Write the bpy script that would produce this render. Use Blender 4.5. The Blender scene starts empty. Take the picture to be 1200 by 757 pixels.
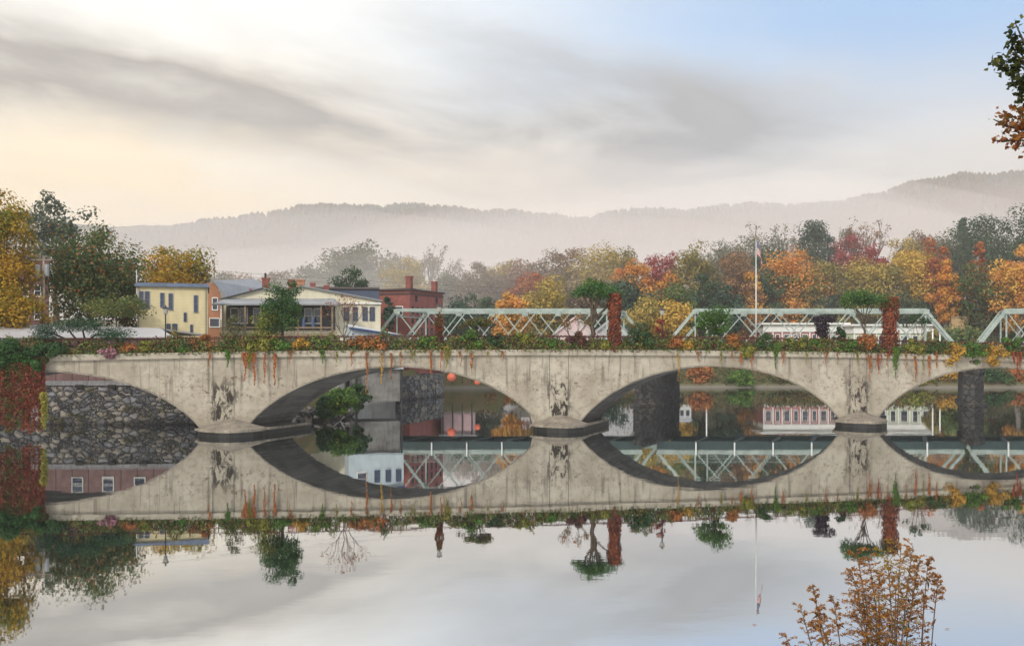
import bpy, math, random
import numpy as np
from mathutils import Vector, Matrix

D = bpy.data
S = bpy.context.scene
COL = S.collection
R = math.radians
H = 6.1          # camera height above the water
FPX = 1200.0     # focal length in photo pixels (photo 1200 x 757)
VH = 410.0       # horizon row in the photo

def wx(u, Y): return (u - 600.0) / FPX * Y
def wz(v, Y): return H - (v - VH) / FPX * Y

# ------------------------------------------------------------------ camera
cam = D.cameras.new('camera')
cam.sensor_width = 36.0
cam.lens = 36.0
cam.shift_y = (VH - 378.5) / 1200.0
cam.clip_start = 0.1
cam.clip_end = 9000
co = D.objects.new('camera', cam)
COL.objects.link(co)
co.location = (0, 0, H)
co.rotation_euler = (R(90), 0, 0)
S.camera = co

# ------------------------------------------------------------------ render / view
S.view_settings.view_transform = 'Standard'
S.view_settings.look = 'None'
S.view_settings.exposure = 0.0
S.view_settings.gamma = 1.0
S.view_settings.use_curve_mapping = False
cy = S.cycles
cy.max_bounces = 8
cy.diffuse_bounces = 2
cy.glossy_bounces = 3
cy.transmission_bounces = 3
cy.transparent_max_bounces = 8
cy.volume_bounces = 3
cy.use_denoising = True
cy.sample_clamp_indirect = 6

# ------------------------------------------------------------------ node helper
class NT:
    def __init__(self, tree):
        self.t = tree
        tree.nodes.clear()
    def n(self, typ, **kw):
        nd = self.t.nodes.new(typ)
        for k, v in kw.items(): setattr(nd, k, v)
        return nd
    def put(self, sock, v):
        if isinstance(v, bpy.types.NodeSocket): self.t.links.new(v, sock)
        elif v is not None:
            if isinstance(v, (tuple, list)) and len(v) == 3 and sock.type == 'RGBA': v = (*v, 1)
            sock.default_value = v
    def m(self, op, a, b=None, c=None, clamp=False):
        nd = self.n('ShaderNodeMath', operation=op, use_clamp=clamp)
        self.put(nd.inputs[0], a)
        if b is not None: self.put(nd.inputs[1], b)
        if c is not None: self.put(nd.inputs[2], c)
        return nd.outputs[0]
    def mix(self, f, a, b, blend='MIX'):
        nd = self.n('ShaderNodeMix', data_type='RGBA', blend_type=blend)
        self.put(nd.inputs[0], f); self.put(nd.inputs[6], a); self.put(nd.inputs[7], b)
        return nd.outputs[2]
    def ss(self, x, lo, hi):
        nd = self.n('ShaderNodeMapRange', interpolation_type='SMOOTHSTEP')
        self.put(nd.inputs[0], x)
        nd.inputs[1].default_value = lo; nd.inputs[2].default_value = hi
        nd.inputs[3].default_value = 0; nd.inputs[4].default_value = 1
        return nd.outputs[0]
    def xyz(self, v):
        nd = self.n('ShaderNodeSeparateXYZ'); self.put(nd.inputs[0], v); return nd.outputs
    def comb(self, x, y, z):
        nd = self.n('ShaderNodeCombineXYZ')
        for i, q in enumerate((x, y, z)): self.put(nd.inputs[i], q)
        return nd.outputs[0]
    def noise(self, vec, scale, detail=4, rough=0.55, dist=0.0):
        nd = self.n('ShaderNodeTexNoise')
        self.put(nd.inputs['Vector'], vec)
        nd.inputs['Scale'].default_value = scale; nd.inputs['Detail'].default_value = detail
        nd.inputs['Roughness'].default_value = rough; nd.inputs['Distortion'].default_value = dist
        return nd.outputs[0]
    def vmul(self, v, k):
        nd = self.n('ShaderNodeVectorMath', operation='MULTIPLY')
        self.put(nd.inputs[0], v); nd.inputs[1].default_value = k
        return nd.outputs[0]

# ------------------------------------------------------------------ sky (world)
SUN_EL, SUN_AZ = 32.0, -146.0     # azimuth from +Y (view direction), negative = left
w = D.worlds.new('World'); S.world = w; w.use_nodes = True
N = NT(w.node_tree)
tc = N.n('ShaderNodeTexCoord')
x, y, z = N.xyz(tc.outputs['Generated'])
az = N.m('ARCTAN2', x, y)
el = N.m('ARCSINE', z)
wrp = N.noise(N.comb(N.m('MULTIPLY', az, 3.0), N.m('MULTIPLY', el, 7.0), 3.1), 1.0, 4, .55)
wr = N.m('SUBTRACT', wrp, .5)
side = N.ss(N.m('ADD', az, N.m('MULTIPLY', wr, .25)), -.34, .36)
top = N.mix(side, (.99, .975, .92), (.34, .53, .80))
low = N.mix(side, (1.0, .81, .54), (.72, .68, .62))
base = N.mix(N.ss(N.m('ADD', el, N.m('MULTIPLY', wr, .10)), .13, .31), low, top)
# streaky stratus
stv = N.comb(N.m('MULTIPLY', N.m('ADD', az, N.m('MULTIPLY', el, .5)), 3.2), N.m('MULTIPLY', N.m('ADD', el, N.m('MULTIPLY', az, .07)), 10.0), .7)
st1 = N.noise(stv, 1.2, 6, .52, .3)
st2 = N.noise(stv, 3.1, 5, .6, .2)
def gauss(vv, c, s):
    q = N.m('DIVIDE', N.m('SUBTRACT', vv, c), s)
    return N.m('POWER', 2.718, N.m('MULTIPLY', N.m('MULTIPLY', q, q), -1.0))
eb = N.m('ADD', el, N.m('ADD', N.m('MULTIPLY', wr, .05), N.m('MULTIPLY', az, .07)))
band = N.m('MULTIPLY', gauss(eb, .214, .040), N.m('SUBTRACT', 1.0, N.ss(az, .16, .42)))
eb2 = N.m('ADD', el, N.m('ADD', N.m('MULTIPLY', wr, .04), N.m('MULTIPLY', az, .22)))
arc = N.m('MULTIPLY', gauss(eb2, .285, .022), N.m('MULTIPLY', N.ss(az, -.16, -.02), N.m('SUBTRACT', 1.0, N.ss(az, .16, .30))))
eb3 = N.m('ADD', el, N.m('MULTIPLY', wr, .05))
lowb = N.m('MULTIPLY', gauss(eb3, .155, .022), N.ss(az, -.22, .05))
msk = N.m('ADD', N.m('MULTIPLY', band, 1.25), N.m('ADD', N.m('MULTIPLY', arc, .48), N.m('MULTIPLY', lowb, .42)))
msk = N.m('MULTIPLY', msk, N.m('ADD', .10, N.m('MULTIPLY', N.ss(st1, .28, .66), 1.05)))
msk = N.m('ADD', msk, N.m('MULTIPLY', N.m('SUBTRACT', st2, .5), .40), clamp=True)
cloudc = N.mix(side, (.42, .39, .355), (.36, .38, .405))
skyc = N.mix(msk, base, cloudc)
# brighter gaps between streaks
brt = N.m('MULTIPLY', N.ss(st1, .52, .72), N.m('SUBTRACT', 1.0, side))
skyc = N.mix(N.m('MULTIPLY', brt, .45), skyc, (.93, .89, .80))
# overcast overhead and behind the viewer, set brighter to light the scene
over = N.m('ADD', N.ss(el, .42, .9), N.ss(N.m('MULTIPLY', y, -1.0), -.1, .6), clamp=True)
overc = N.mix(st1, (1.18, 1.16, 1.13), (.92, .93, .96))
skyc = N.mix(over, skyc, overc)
nis = N.n('ShaderNodeTexSky', sky_type='NISHITA', sun_disc=False)
nis.sun_elevation = R(SUN_EL); nis.sun_rotation = R(SUN_AZ)
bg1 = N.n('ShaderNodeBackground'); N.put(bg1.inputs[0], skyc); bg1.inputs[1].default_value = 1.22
bg2 = N.n('ShaderNodeBackground'); N.put(bg2.inputs[0], nis.outputs[0]); bg2.inputs[1].default_value = .05
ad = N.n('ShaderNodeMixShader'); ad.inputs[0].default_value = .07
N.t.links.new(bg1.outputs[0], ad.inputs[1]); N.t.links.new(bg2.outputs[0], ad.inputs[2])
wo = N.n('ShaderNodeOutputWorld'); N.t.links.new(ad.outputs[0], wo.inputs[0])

sl = D.lights.new('sun', 'SUN'); sl.energy = 2.5; sl.angle = R(9); sl.color = (1, .93, .82)
so = D.objects.new('sun', sl); COL.objects.link(so)
sd = Vector((math.sin(R(SUN_AZ)) * math.cos(R(SUN_EL)), math.cos(R(SUN_AZ)) * math.cos(R(SUN_EL)), math.sin(R(SUN_EL))))
so.rotation_euler = sd.to_track_quat('Z', 'Y').to_euler()
so.location = (-60, -20, 60)

# ------------------------------------------------------------------ object helpers
def tag(o, label=None, cat=None, group=None, kind=None):
    if label: o['label'] = label
    if cat: o['category'] = cat
    if group: o['group'] = group
    if kind: o['kind'] = kind
    return o
def empty(name, loc=(0, 0, 0), rz=0.0, label=None, cat=None, group=None):
    o = D.objects.new(name, None); COL.objects.link(o)
    o.location = loc; o.rotation_euler = (0, 0, rz)
    o.empty_display_size = .3
    return tag(o, label, cat, group)
def link_mesh(name, me, mat, parent=None):
    o = D.objects.new(name, me); COL.objects.link(o)
    if mat: me.materials.append(mat)
    if parent: o.parent = parent
    return o

class MB:
    def __init__(self): self.v = []; self.f = []
    def add(self, vs, fs):
        b = len(self.v); self.v += [tuple(p) for p in vs]
        self.f += [tuple(i + b for i in f) for f in fs]; return self
    def box(self, c, s, rz=0.0):
        hx, hy, hz = s[0] / 2, s[1] / 2, s[2] / 2
        ca, sa = math.cos(rz), math.sin(rz); vs = []
        for zz in (-hz, hz):
            for (a, b) in ((-hx, -hy), (hx, -hy), (hx, hy), (-hx, hy)):
                vs.append((c[0] + a * ca - b * sa, c[1] + a * sa + b * ca, c[2] + zz))
        return self.add(vs, [(3, 2, 1, 0), (4, 5, 6, 7), (0, 1, 5, 4), (1, 2, 6, 5), (2, 3, 7, 6), (3, 0, 4, 7)])
    def b2(self, x0, x1, y0, y1, z0, z1):
        return self.box(((x0 + x1) / 2, (y0 + y1) / 2, (z0 + z1) / 2), (abs(x1 - x0), abs(y1 - y0), abs(z1 - z0)))
    def prism(self, poly, z0, z1):
        n = len(poly)
        vs = [(p[0], p[1], z0) for p in poly] + [(p[0], p[1], z1) for p in poly]
        fs = [tuple(range(n - 1, -1, -1)), tuple(range(n, 2 * n))]
        fs += [(i, (i + 1) % n, n + (i + 1) % n, n + i) for i in range(n)]
        return self.add(vs, fs)
    def slab(self, quad, th):           # quad of 4 points thickened downwards
        vs = list(quad) + [(p[0], p[1], p[2] - th) for p in quad]
        return self.add(vs, [(0, 1, 2, 3), (7, 6, 5, 4), (0, 4, 5, 1), (1, 5, 6, 2), (2, 6, 7, 3), (3, 7, 4, 0)])
    def tube(self, pts, rad, n=6, cap=True):
        pts = [Vector(p) for p in pts]; vs = []; fs = []
        m = len(pts)
        if not isinstance(rad, (list, tuple)): rad = [rad] * m
        for i, p in enumerate(pts):
            d = (pts[min(i + 1, m - 1)] - pts[max(i - 1, 0)])
            d = d.normalized() if d.length > 1e-9 else Vector((0, 0, 1))
            a = Vector((1, 0, 0)) if abs(d.x) < .8 else Vector((0, 1, 0))
            s = d.cross(a).normalized(); t = d.cross(s)
            for k in range(n):
                th = 2 * math.pi * k / n
                vs.append(p + (s * math.cos(th) + t * math.sin(th)) * rad[i])
        for i in range(m - 1):
            for k in range(n):
                fs.append((i * n + k, i * n + (k + 1) % n, (i + 1) * n + (k + 1) % n, (i + 1) * n + k))
        if cap: fs += [tuple(range(n - 1, -1, -1)), tuple(range((m - 1) * n, m * n))]
        return self.add(vs, fs)
    def beam(self, a, b, w_, h_):       # rectangular bar from a to b
        a, b = Vector(a), Vector(b); d = (b - a).normalized()
        up = Vector((0, 1, 0)) if abs(d.y) < .9 else Vector((0, 0, 1))
        s = d.cross(up).normalized(); t = s.cross(d)
        vs = [p + s * i * h_ / 2 + t * j * w_ / 2 for p in (a, b) for (i, j) in ((-1, -1), (1, -1), (1, 1), (-1, 1))]
        return self.add(vs, [(3, 2, 1, 0), (4, 5, 6, 7), (0, 1, 5, 4), (1, 2, 6, 5), (2, 3, 7, 6), (3, 0, 4, 7)])
    def lathe(self, prof, c=(0, 0, 0), n=12):
        vs = []; fs = []
        for (r, z_) in prof:
            for k in range(n):
                th = 2 * math.pi * k / n
                vs.append((c[0] + r * math.cos(th), c[1] + r * math.sin(th), c[2] + z_))
        for i in range(len(prof) - 1):
            for k in range(n):
                fs.append((i * n + k, i * n + (k + 1) % n, (i + 1) * n + (k + 1) % n, (i + 1) * n + k))
        fs += [tuple(range(n - 1, -1, -1)), tuple(range((len(prof) - 1) * n, len(prof) * n))]
        return self.add(vs, fs)
    def build(self, name, mat, parent=None, smooth=False):
        me = D.meshes.new(name); me.from_pydata(self.v, [], self.f); me.update()
        if smooth: me.polygons.foreach_set('use_smooth', [True] * len(me.polygons))
        return link_mesh(name, me, mat, parent)

# ------------------------------------------------------------------ materials
MC = {}
def newmat(name):
    m = D.materials.new(name); m.use_nodes = True
    return m, NT(m.node_tree)
def finish(N, col, rough=.7, bump=None, bs=.3, bd=.05, metal=0.0, spec=.4):
    p = N.n('ShaderNodeBsdfPrincipled')
    N.put(p.inputs['Base Color'], col); N.put(p.inputs['Roughness'], rough)
    p.inputs['Metallic'].default_value = metal
    p.inputs['Specular IOR Level'].default_value = spec
    if bump is not None:
        b = N.n('ShaderNodeBump'); b.inputs['Strength'].default_value = bs; b.inputs['Distance'].default_value = bd
        N.put(b.inputs['Height'], bump); N.t.links.new(b.outputs[0], p.inputs['Normal'])
    o = N.n('ShaderNodeOutputMaterial'); N.t.links.new(p.outputs[0], o.inputs[0])
    return p
def paint(name, c, rough=.6, var=.25, scale=1.3, metal=0.0):
    key = ('p', name)
    if key in MC: return MC[key]
    m, N = newmat(name); t = N.n('ShaderNodeTexCoord')
    n1 = N.noise(t.outputs['Object'], scale, 6, .65)
    n2 = N.noise(N.vmul(t.outputs['Object'], (2.5, 2.5, .35)), scale * 2, 4, .6)
    f = N.m('ADD', N.m('MULTIPLY', n1, .6), N.m('MULTIPLY', n2, .4))
    k = N.ss(f, .3, .7)
    col = N.mix(k, tuple(q * (1 - var) for q in c), tuple(min(1, q * (1 + var * .6)) for q in c))
    finish(N, col, rough, n1, .15, .02, metal)
    MC[key] = m; return m
def siding(name, c, pitch=.16, var=.15):
    key = ('s', name)
    if key in MC: return MC[key]
    m, N = newmat(name); t = N.n('ShaderNodeTexCoord')
    X, Y_, Z = N.xyz(t.outputs['Object'])
    fr = N.m('FRACT', N.m('DIVIDE', Z, pitch))
    n1 = N.noise(N.vmul(t.outputs['Object'], (1, 1, .4)), 1.2, 5, .6)
    col = N.mix(N.ss(n1, .3, .7), tuple(q * (1 - var) for q in c), tuple(min(1, q * (1 + var * .5)) for q in c))
    col = N.mix(N.m('LESS_THAN', fr, .10), col, tuple(q * .62 for q in c))
    finish(N, col, .6, fr, .25, .03)
    MC[key] = m; return m
def brick(name, c1, c2, mortar, sc=1.0):
    key = ('b', name)
    if key in MC: return MC[key]
    m, N = newmat(name); t = N.n('ShaderNodeTexCoord')
    X, Y_, Z = N.xyz(t.outputs['Object'])
    v = N.comb(N.m('ADD', X, Y_), Z, 0.0)
    b = N.n('ShaderNodeTexBrick'); N.put(b.inputs['Vector'], v)
    N.put(b.inputs['Color1'], c1); N.put(b.inputs['Color2'], c2); N.put(b.inputs['Mortar'], mortar)
    b.inputs['Scale'].default_value = 1.0; b.inputs['Mortar Size'].default_value = .010 * sc
    b.inputs['Brick Width'].default_value = .26 * sc; b.inputs['Row Height'].default_value = .09 * sc
    n1 = N.noise(t.outputs['Object'], .6, 5, .6)
    col = N.mix(N.ss(n1, .3, .7), b.outputs[0], (.5, .5, .5), 'MULTIPLY')
    col = N.mix(.55, b.outputs[0], col)
    finish(N, col, .85)
    MC[key] = m; return m
def leafmat(name, c1, c2, c3=None, trans=.25, scale=.35):
    key = ('l', name)
    if key in MC: return MC[key]
    m, N = newmat(name); t = N.n('ShaderNodeTexCoord'); g = N.n('ShaderNodeNewGeometry')
    n1 = N.noise(t.outputs['Object'], scale, 3, .6)
    rnd = g.outputs['Random Per Island']
    f = N.ss(N.m('ADD', n1, N.m('MULTIPLY', N.m('SUBTRACT', rnd, .5), .22)), .38, .62)
    col = N.mix(f, c1, c2)
    if c3: col = N.mix(N.m('GREATER_THAN', rnd, .88), col, c3)
    val = N.m('ADD', .84, N.m('MULTIPLY', N.m('FRACT', N.m('MULTIPLY', rnd, 17.3)), .32))
    col = N.mix(1.0, col, N.comb(val, val, val), 'MULTIPLY')
    d = N.n('ShaderNodeBsdfPrincipled'); N.put(d.inputs['Base Color'], col); d.inputs['Roughness'].default_value = .55
    d.inputs['Specular IOR Level'].default_value = .25
    tr = N.n('ShaderNodeBsdfTranslucent'); N.put(tr.inputs[0], col)
    mx = N.n('ShaderNodeMixShader'); mx.inputs[0].default_value = trans
    N.t.links.new(d.outputs[0], mx.inputs[1]); N.t.links.new(tr.outputs[0], mx.inputs[2])
    o = N.n('ShaderNodeOutputMaterial'); N.t.links.new(mx.outputs[0], o.inputs[0])
    MC[key] = m; return m
def bark(name='bark', c=(.10, .075, .055)):
    key = ('k', name)
    if key in MC: return MC[key]
    m, N = newmat(name); t = N.n('ShaderNodeTexCoord')
    n1 = N.noise(N.vmul(t.outputs['Object'], (3, 3, .6)), 3, 5, .65)
    col = N.mix(N.ss(n1, .35, .65), tuple(q * .55 for q in c), tuple(q * 1.3 for q in c))
    finish(N, col, .9, n1, .5, .04); MC[key] = m; return m

BARK = bark(); BARK_G = bark('grey_bark', (.17, .155, .14))
GLASS = None
m_, N = newmat('window_glass'); finish(N, (.03, .04, .06), .08, spec=.6); GLASS = m_
WHITE = paint('white_paint', (.74, .74, .72), .5, .12)
NAVY = paint('navy_trim', (.03, .05, .13), .5)
DARK = paint('dark_iron', (.022, .022, .024), .5)
BLACK = paint('black_recess', (.015, .014, .014), .8)
WOODT = paint('timber', (.22, .16, .10), .7)
METROOF = paint('grey_metal_roof', (.25, .265, .29), .45, .2, .8)
SLATE = paint('slate', (.035, .05, .085), .55, .3)
BRICKR = brick('red_brick', (.23, .050, .042), (.31, .075, .058), (.22, .15, .13))
BRICKO = brick('orange_brick', (.40, .15, .07), (.46, .19, .09), (.42, .30, .22))
GREENSTEEL = paint('pale_green_steel', (.29, .345, .32), .5, .35, .7)
def steel():
    m, N = newmat('pale_green_steel'); t = N.n('ShaderNodeTexCoord'); P = t.outputs['Object']
    n1 = N.noise(P, .8, 5, .65); n2 = N.noise(P, 3.5, 6, .75)
    col = N.mix(N.ss(n1, .3, .7), (.23, .285, .26), (.35, .41, .375))
    col = N.mix(N.m('MULTIPLY', N.ss(n2, .54, .68), .6), col, (.17, .12, .085))
    finish(N, col, .55, n2, .2, .02); return m
GREENSTEEL = steel()
GIRDER = paint('dark_girder', (.030, .055, .055), .6, .3)

# concrete of the arch bridge, in the bridge's own coordinates (x along the deck, z up)
SPAN = math.hypot(24.21, 4.4)
def concrete_bridge():
    m, N = newmat('weathered_concrete'); t = N.n('ShaderNodeTexCoord'); P = t.outputs['Object']
    X, Y_, Z = N.xyz(P)
    nb = N.noise(P, .35, 5, .6); nm = N.noise(P, 2.2, 6, .7); nf = N.noise(P, 9, 5, .7)
    st = N.noise(N.vmul(P, (2.6, 1.0, .16)), 1.0, 5, .62)
    st2 = N.noise(N.vmul(P, (6.5, 1.0, .22)), 1.0, 4, .6, .3)
    col = N.mix(N.ss(nb, .3, .7), (.285, .25, .195), (.42, .383, .312))
    col = N.mix(N.m('MULTIPLY', N.ss(nm, .42, .72), .5), col, (.20, .175, .135))
    # grey drip streaks from the cornice
    drip = N.m('MULTIPLY', N.ss(st, .53, .68), N.ss(Z, .3, 5.0))
    col = N.mix(N.m('MULTIPLY', drip, .72), col, (.105, .09, .075))
    blot = N.m('MULTIPLY', N.ss(N.noise(N.vmul(P, (.8, 1, 1.1)), .9, 7, .74, .7), .54, .66), N.ss(nf, .38, .6))
    col = N.mix(N.m('MULTIPLY', blot, .75), col, (.105, .085, .062))
    lift = N.m('ABSOLUTE', N.m('SUBTRACT', N.m('FRACT', N.m('DIVIDE', N.m('ADD', Z, N.m('MULTIPLY', nb, .06)), 1.22)), .5))
    col = N.mix(N.m('MULTIPLY', N.m('SUBTRACT', 1.0, N.ss(lift, .004, .016)), N.m('MULTIPLY', N.ss(nm, .42, .6), .5)), col, (.12, .10, .08))
    # small pits / spalls
    pit = N.m('MULTIPLY', N.ss(nf, .66, .74), N.ss(nb, .45, .62))
    col = N.mix(N.m('MULTIPLY', pit, .9), col, (.06, .05, .042))
    # spalled dark patches on the pier noses
    tt = N.m('DIVIDE', X, SPAN)
    near = N.m('ABSOLUTE', N.m('SUBTRACT', tt, N.m('ROUND', N.m('ADD', tt, .0))))
    pm = N.m('MULTIPLY', N.m('SUBTRACT', 1.0, N.ss(near, .022, .055)), N.m('MULTIPLY', N.ss(Z, .6, 1.2), N.m('SUBTRACT', 1.0, N.ss(Z, 3.2, 4.4))))
    patch = N.m('MULTIPLY', pm, N.ss(N.noise(N.vmul(P, (2.2, 1, .9)), 1.1, 7, .72, .8), .46, .56))
    col = N.mix(N.m('MULTIPLY', patch, .97), col, (.028, .024, .021))
    # broken render around the piers: rusty brown lines
    cr = N.noise(N.vmul(P, (1.1, 1, 1.6)), 1.3, 6, .7, 1.2)
    crk = N.m('MULTIPLY', N.m('SUBTRACT', 1.0, N.ss(N.m('ABSOLUTE', N.m('SUBTRACT', cr, .5)), .003, .012)), N.m('MULTIPLY', N.ss(nm, .5, .62), N.m('SUBTRACT', 1.0, N.ss(near, .12, .28))))
    col = N.mix(N.m('MULTIPLY', crk, .95), col, (.045, .03, .022))
    rz = N.m('MULTIPLY', N.m('MULTIPLY', N.ss(Z, 2.2, 3.2), N.m('SUBTRACT', 1.0, N.ss(Z, 4.1, 4.6))), N.m('SUBTRACT', 1.0, N.ss(near, .15, .33)))
    rot = N.m('MULTIPLY', rz, N.ss(N.noise(N.vmul(P, (1.5, 1, 2.2)), 1.4, 7, .75, .6), .56, .63))
    col = N.mix(N.m('MULTIPLY', rot, .9), col, (.11, .065, .04))
    # rust streaks under the vines
    rust = N.m('MULTIPLY', N.ss(st2, .60, .70), N.m('MULTIPLY', N.ss(Z, 3.9, 5.2), N.ss(N.noise(N.vmul(P, (.22, 1, .0)), 1.0, 2, .5), .47, .60)))
    col = N.mix(N.m('MULTIPLY', rust, .65), col, (.30, .13, .06))
    # construction joints at each pier (two) 
    jt = N.m('ABSOLUTE', N.m('SUBTRACT', near, .030))
    joint = N.m('MULTIPLY', N.m('SUBTRACT', 1.0, N.ss(jt, .0009, .0022)), N.ss(Z, 1.0, 2.0))
    col = N.mix(N.m('MULTIPLY', joint, .7), col, (.09, .08, .07))
    # green-grey damp at the foot
    foot = N.m('SUBTRACT', 1.0, N.ss(N.m('ADD', Z, N.m('MULTIPLY', nm, .8)), .5, 1.5))
    col = N.mix(N.m('MULTIPLY', foot, .6), col, (.13, .12, .10))
    h = N.m('ADD', N.m('MULTIPLY', nm, .5), N.m('ADD', N.m('MULTIPLY', nf, .35), N.m('MULTIPLY', patch, -.6)))
    finish(N, col, .88, h, .5, .05, spec=.2)
    return m
CONC = concrete_bridge()
CONC2 = paint('old_concrete', (.235, .205, .165), .9, .5, 1.1)
def soffit_mat():  # soffit concrete coloured darker than the faces to deepen its shade
    m, N = newmat('shaded_soffit'); t = N.n('ShaderNodeTexCoord'); P = t.outputs['Object']
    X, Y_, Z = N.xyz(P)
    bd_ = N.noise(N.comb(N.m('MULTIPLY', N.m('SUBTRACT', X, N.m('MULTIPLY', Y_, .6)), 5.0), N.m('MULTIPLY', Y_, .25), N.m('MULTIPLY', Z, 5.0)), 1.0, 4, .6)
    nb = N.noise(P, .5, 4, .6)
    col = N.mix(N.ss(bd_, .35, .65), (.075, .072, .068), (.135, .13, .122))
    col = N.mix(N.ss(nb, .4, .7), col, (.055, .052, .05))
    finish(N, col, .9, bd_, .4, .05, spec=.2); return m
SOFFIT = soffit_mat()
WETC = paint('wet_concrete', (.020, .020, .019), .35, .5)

def rubble(name, scale, cols, mortar):
    m, N = newmat(name); t = N.n('ShaderNodeTexCoord'); P = t.outputs['Object']
    n0 = N.n('ShaderNodeTexNoise'); N.put(n0.inputs['Vector'], P); n0.inputs['Scale'].default_value = 1.1; n0.inputs['Detail'].default_value = 6; n0.inputs['Roughness'].default_value = .6
    va = N.n('ShaderNodeVectorMath', operation='MULTIPLY_ADD'); N.put(va.inputs[0], n0.outputs['Color']); va.inputs[1].default_value = (.9, .9, .7); N.put(va.inputs[2], P)
    vs = N.vmul(va.outputs[0], (.85, .85, 1.35))
    def vor(sc):
        a = N.n('ShaderNodeTexVoronoi', feature='DISTANCE_TO_EDGE'); N.put(a.inputs['Vector'], vs); a.inputs['Scale'].default_value = sc
        b = N.n('ShaderNodeTexVoronoi', feature='F1'); N.put(b.inputs['Vector'], vs); b.inputs['Scale'].default_value = sc
        return N.m('DIVIDE', a.outputs['Distance'], sc), b.outputs['Color']
    d1, c1 = vor(scale); d2, c2 = vor(scale * 2.3)
    r1, g1, b1 = N.xyz(c1)
    pick = N.m('GREATER_THAN', r1, .62)          # some big cells break into small chinking stones
    dd = N.n('ShaderNodeMix'); N.put(dd.inputs[0], pick); N.put(dd.inputs[2], d1); N.put(dd.inputs[3], N.m('MINIMUM', d1, d2))
    d = dd.outputs[0]
    cc = N.mix(pick, c1, c2); r, g_, b = N.xyz(cc)
    nn = N.noise(P, 5, 6, .72); nl = N.noise(P, 1.7, 5, .7)
    col = N.mix(g_, cols[0], cols[1]); col = N.mix(N.m('MULTIPLY', N.m('GREATER_THAN', b, .66), .8), col, cols[2])
    tone = N.m('ADD', .45, N.m('MULTIPLY', b, .85)); col = N.mix(1.0, col, N.comb(tone, tone, tone), 'MULTIPLY')
    col = N.mix(N.m('MULTIPLY', N.ss(nn, .45, .72), .6), col, (.07, .07, .072))
    col = N.mix(N.m('MULTIPLY', N.ss(nl, .55, .75), .5), col, (.06, .06, .055))
    edge = N.ss(N.m('ADD', d, N.m('MULTIPLY', N.m('SUBTRACT', nn, .5), .09)), .004, .055)
    col = N.mix(edge, mortar, col)
    X, Y_, Z = N.xyz(P)
    wet = N.m('SUBTRACT', 1.0, N.ss(N.m('ADD', Z, N.m('MULTIPLY', nl, .5)), .25, .75))
    col = N.mix(N.m('MULTIPLY', wet, .75), col, (.02, .02, .02))
    h = N.m('ADD', N.ss(d, .0, .16), N.m('MULTIPLY', nn, .4))
    finish(N, col, .85, h, 1.0, .18, spec=.25)
    return m
RUBBLE = rubble('granite_rubble', 1.75, ((.15, .155, .17), (.33, .33, .335), (.25, .22, .18)), (.018, .018, .02))
RUBBLED = rubble('dark_rubble', 1.2, ((.15, .15, .16), (.32, .32, .31), (.24, .21, .17)), (.015, .015, .018))

# ------------------------------------------------------------------ terrain
def lerp_poly(pts, q):
    return float(np.interp(q, [p[0] for p in pts], [p[1] for p in pts]))
LB = [(70, -52), (83.6, -50), (84.6, -19), (86, -16.5), (92, -14.6), (108, -15.6), (116, -14.6), (135, -9.8), (150, -10.5), (160, -11), (163, 1.0)]   # left bank edge: y -> x
RB = [(0, 90), (90, 84), (116, 92), (150, 150), (170, 200)]
def sst(q): q = min(max(q, 0.0), 1.0); return q * q * (3 - 2 * q)
def ground_z(x, y):
    z = -1.6
    # near bank under the camera
    if y < 20:
        z = max(z, -1.6 + 5.9 * sst((11.0 - y) / 7.0))
    if y < 84 and x < -48: z = max(z, -1.6 + 6.6 * sst((-48 - x) / 6.0))
    # left bank (village)
    if y >= 82:
        e = lerp_poly(LB, y) - x
        if y < 84.6: e = min(e, 3) if y > 83.6 else -1
        d2 = min(e, (y - 83.8) * 1.5)
        if d2 > 0:
            zz = -1.6 + 5.0 * sst(d2 / 3.2) + 1.7 * sst((d2 - 4) / 12.0)
            z = max(z, zz)
    # far bank
    d = y - 162.0 - .004 * abs(x - 40) + 1.2 * math.sin(x * .11)
    if d > 0:
        zz = -1.6 + 2.3 * sst(d / 4.0) + 2.6 * sst((d - 2) / 14.0)
        zz += (9 + 6 * sst((x - 20) / 60.0)) * sst((d - 50) / 70.0)
        zz += 10 * sst((d - 110) / 300.0)
        z = max(z, zz)
    if x > 60:
        d = x - lerp_poly(RB, y)
        if d > 0: z = max(z, -1.6 + 6.8 * sst(d / 9.0))
    return z
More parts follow.
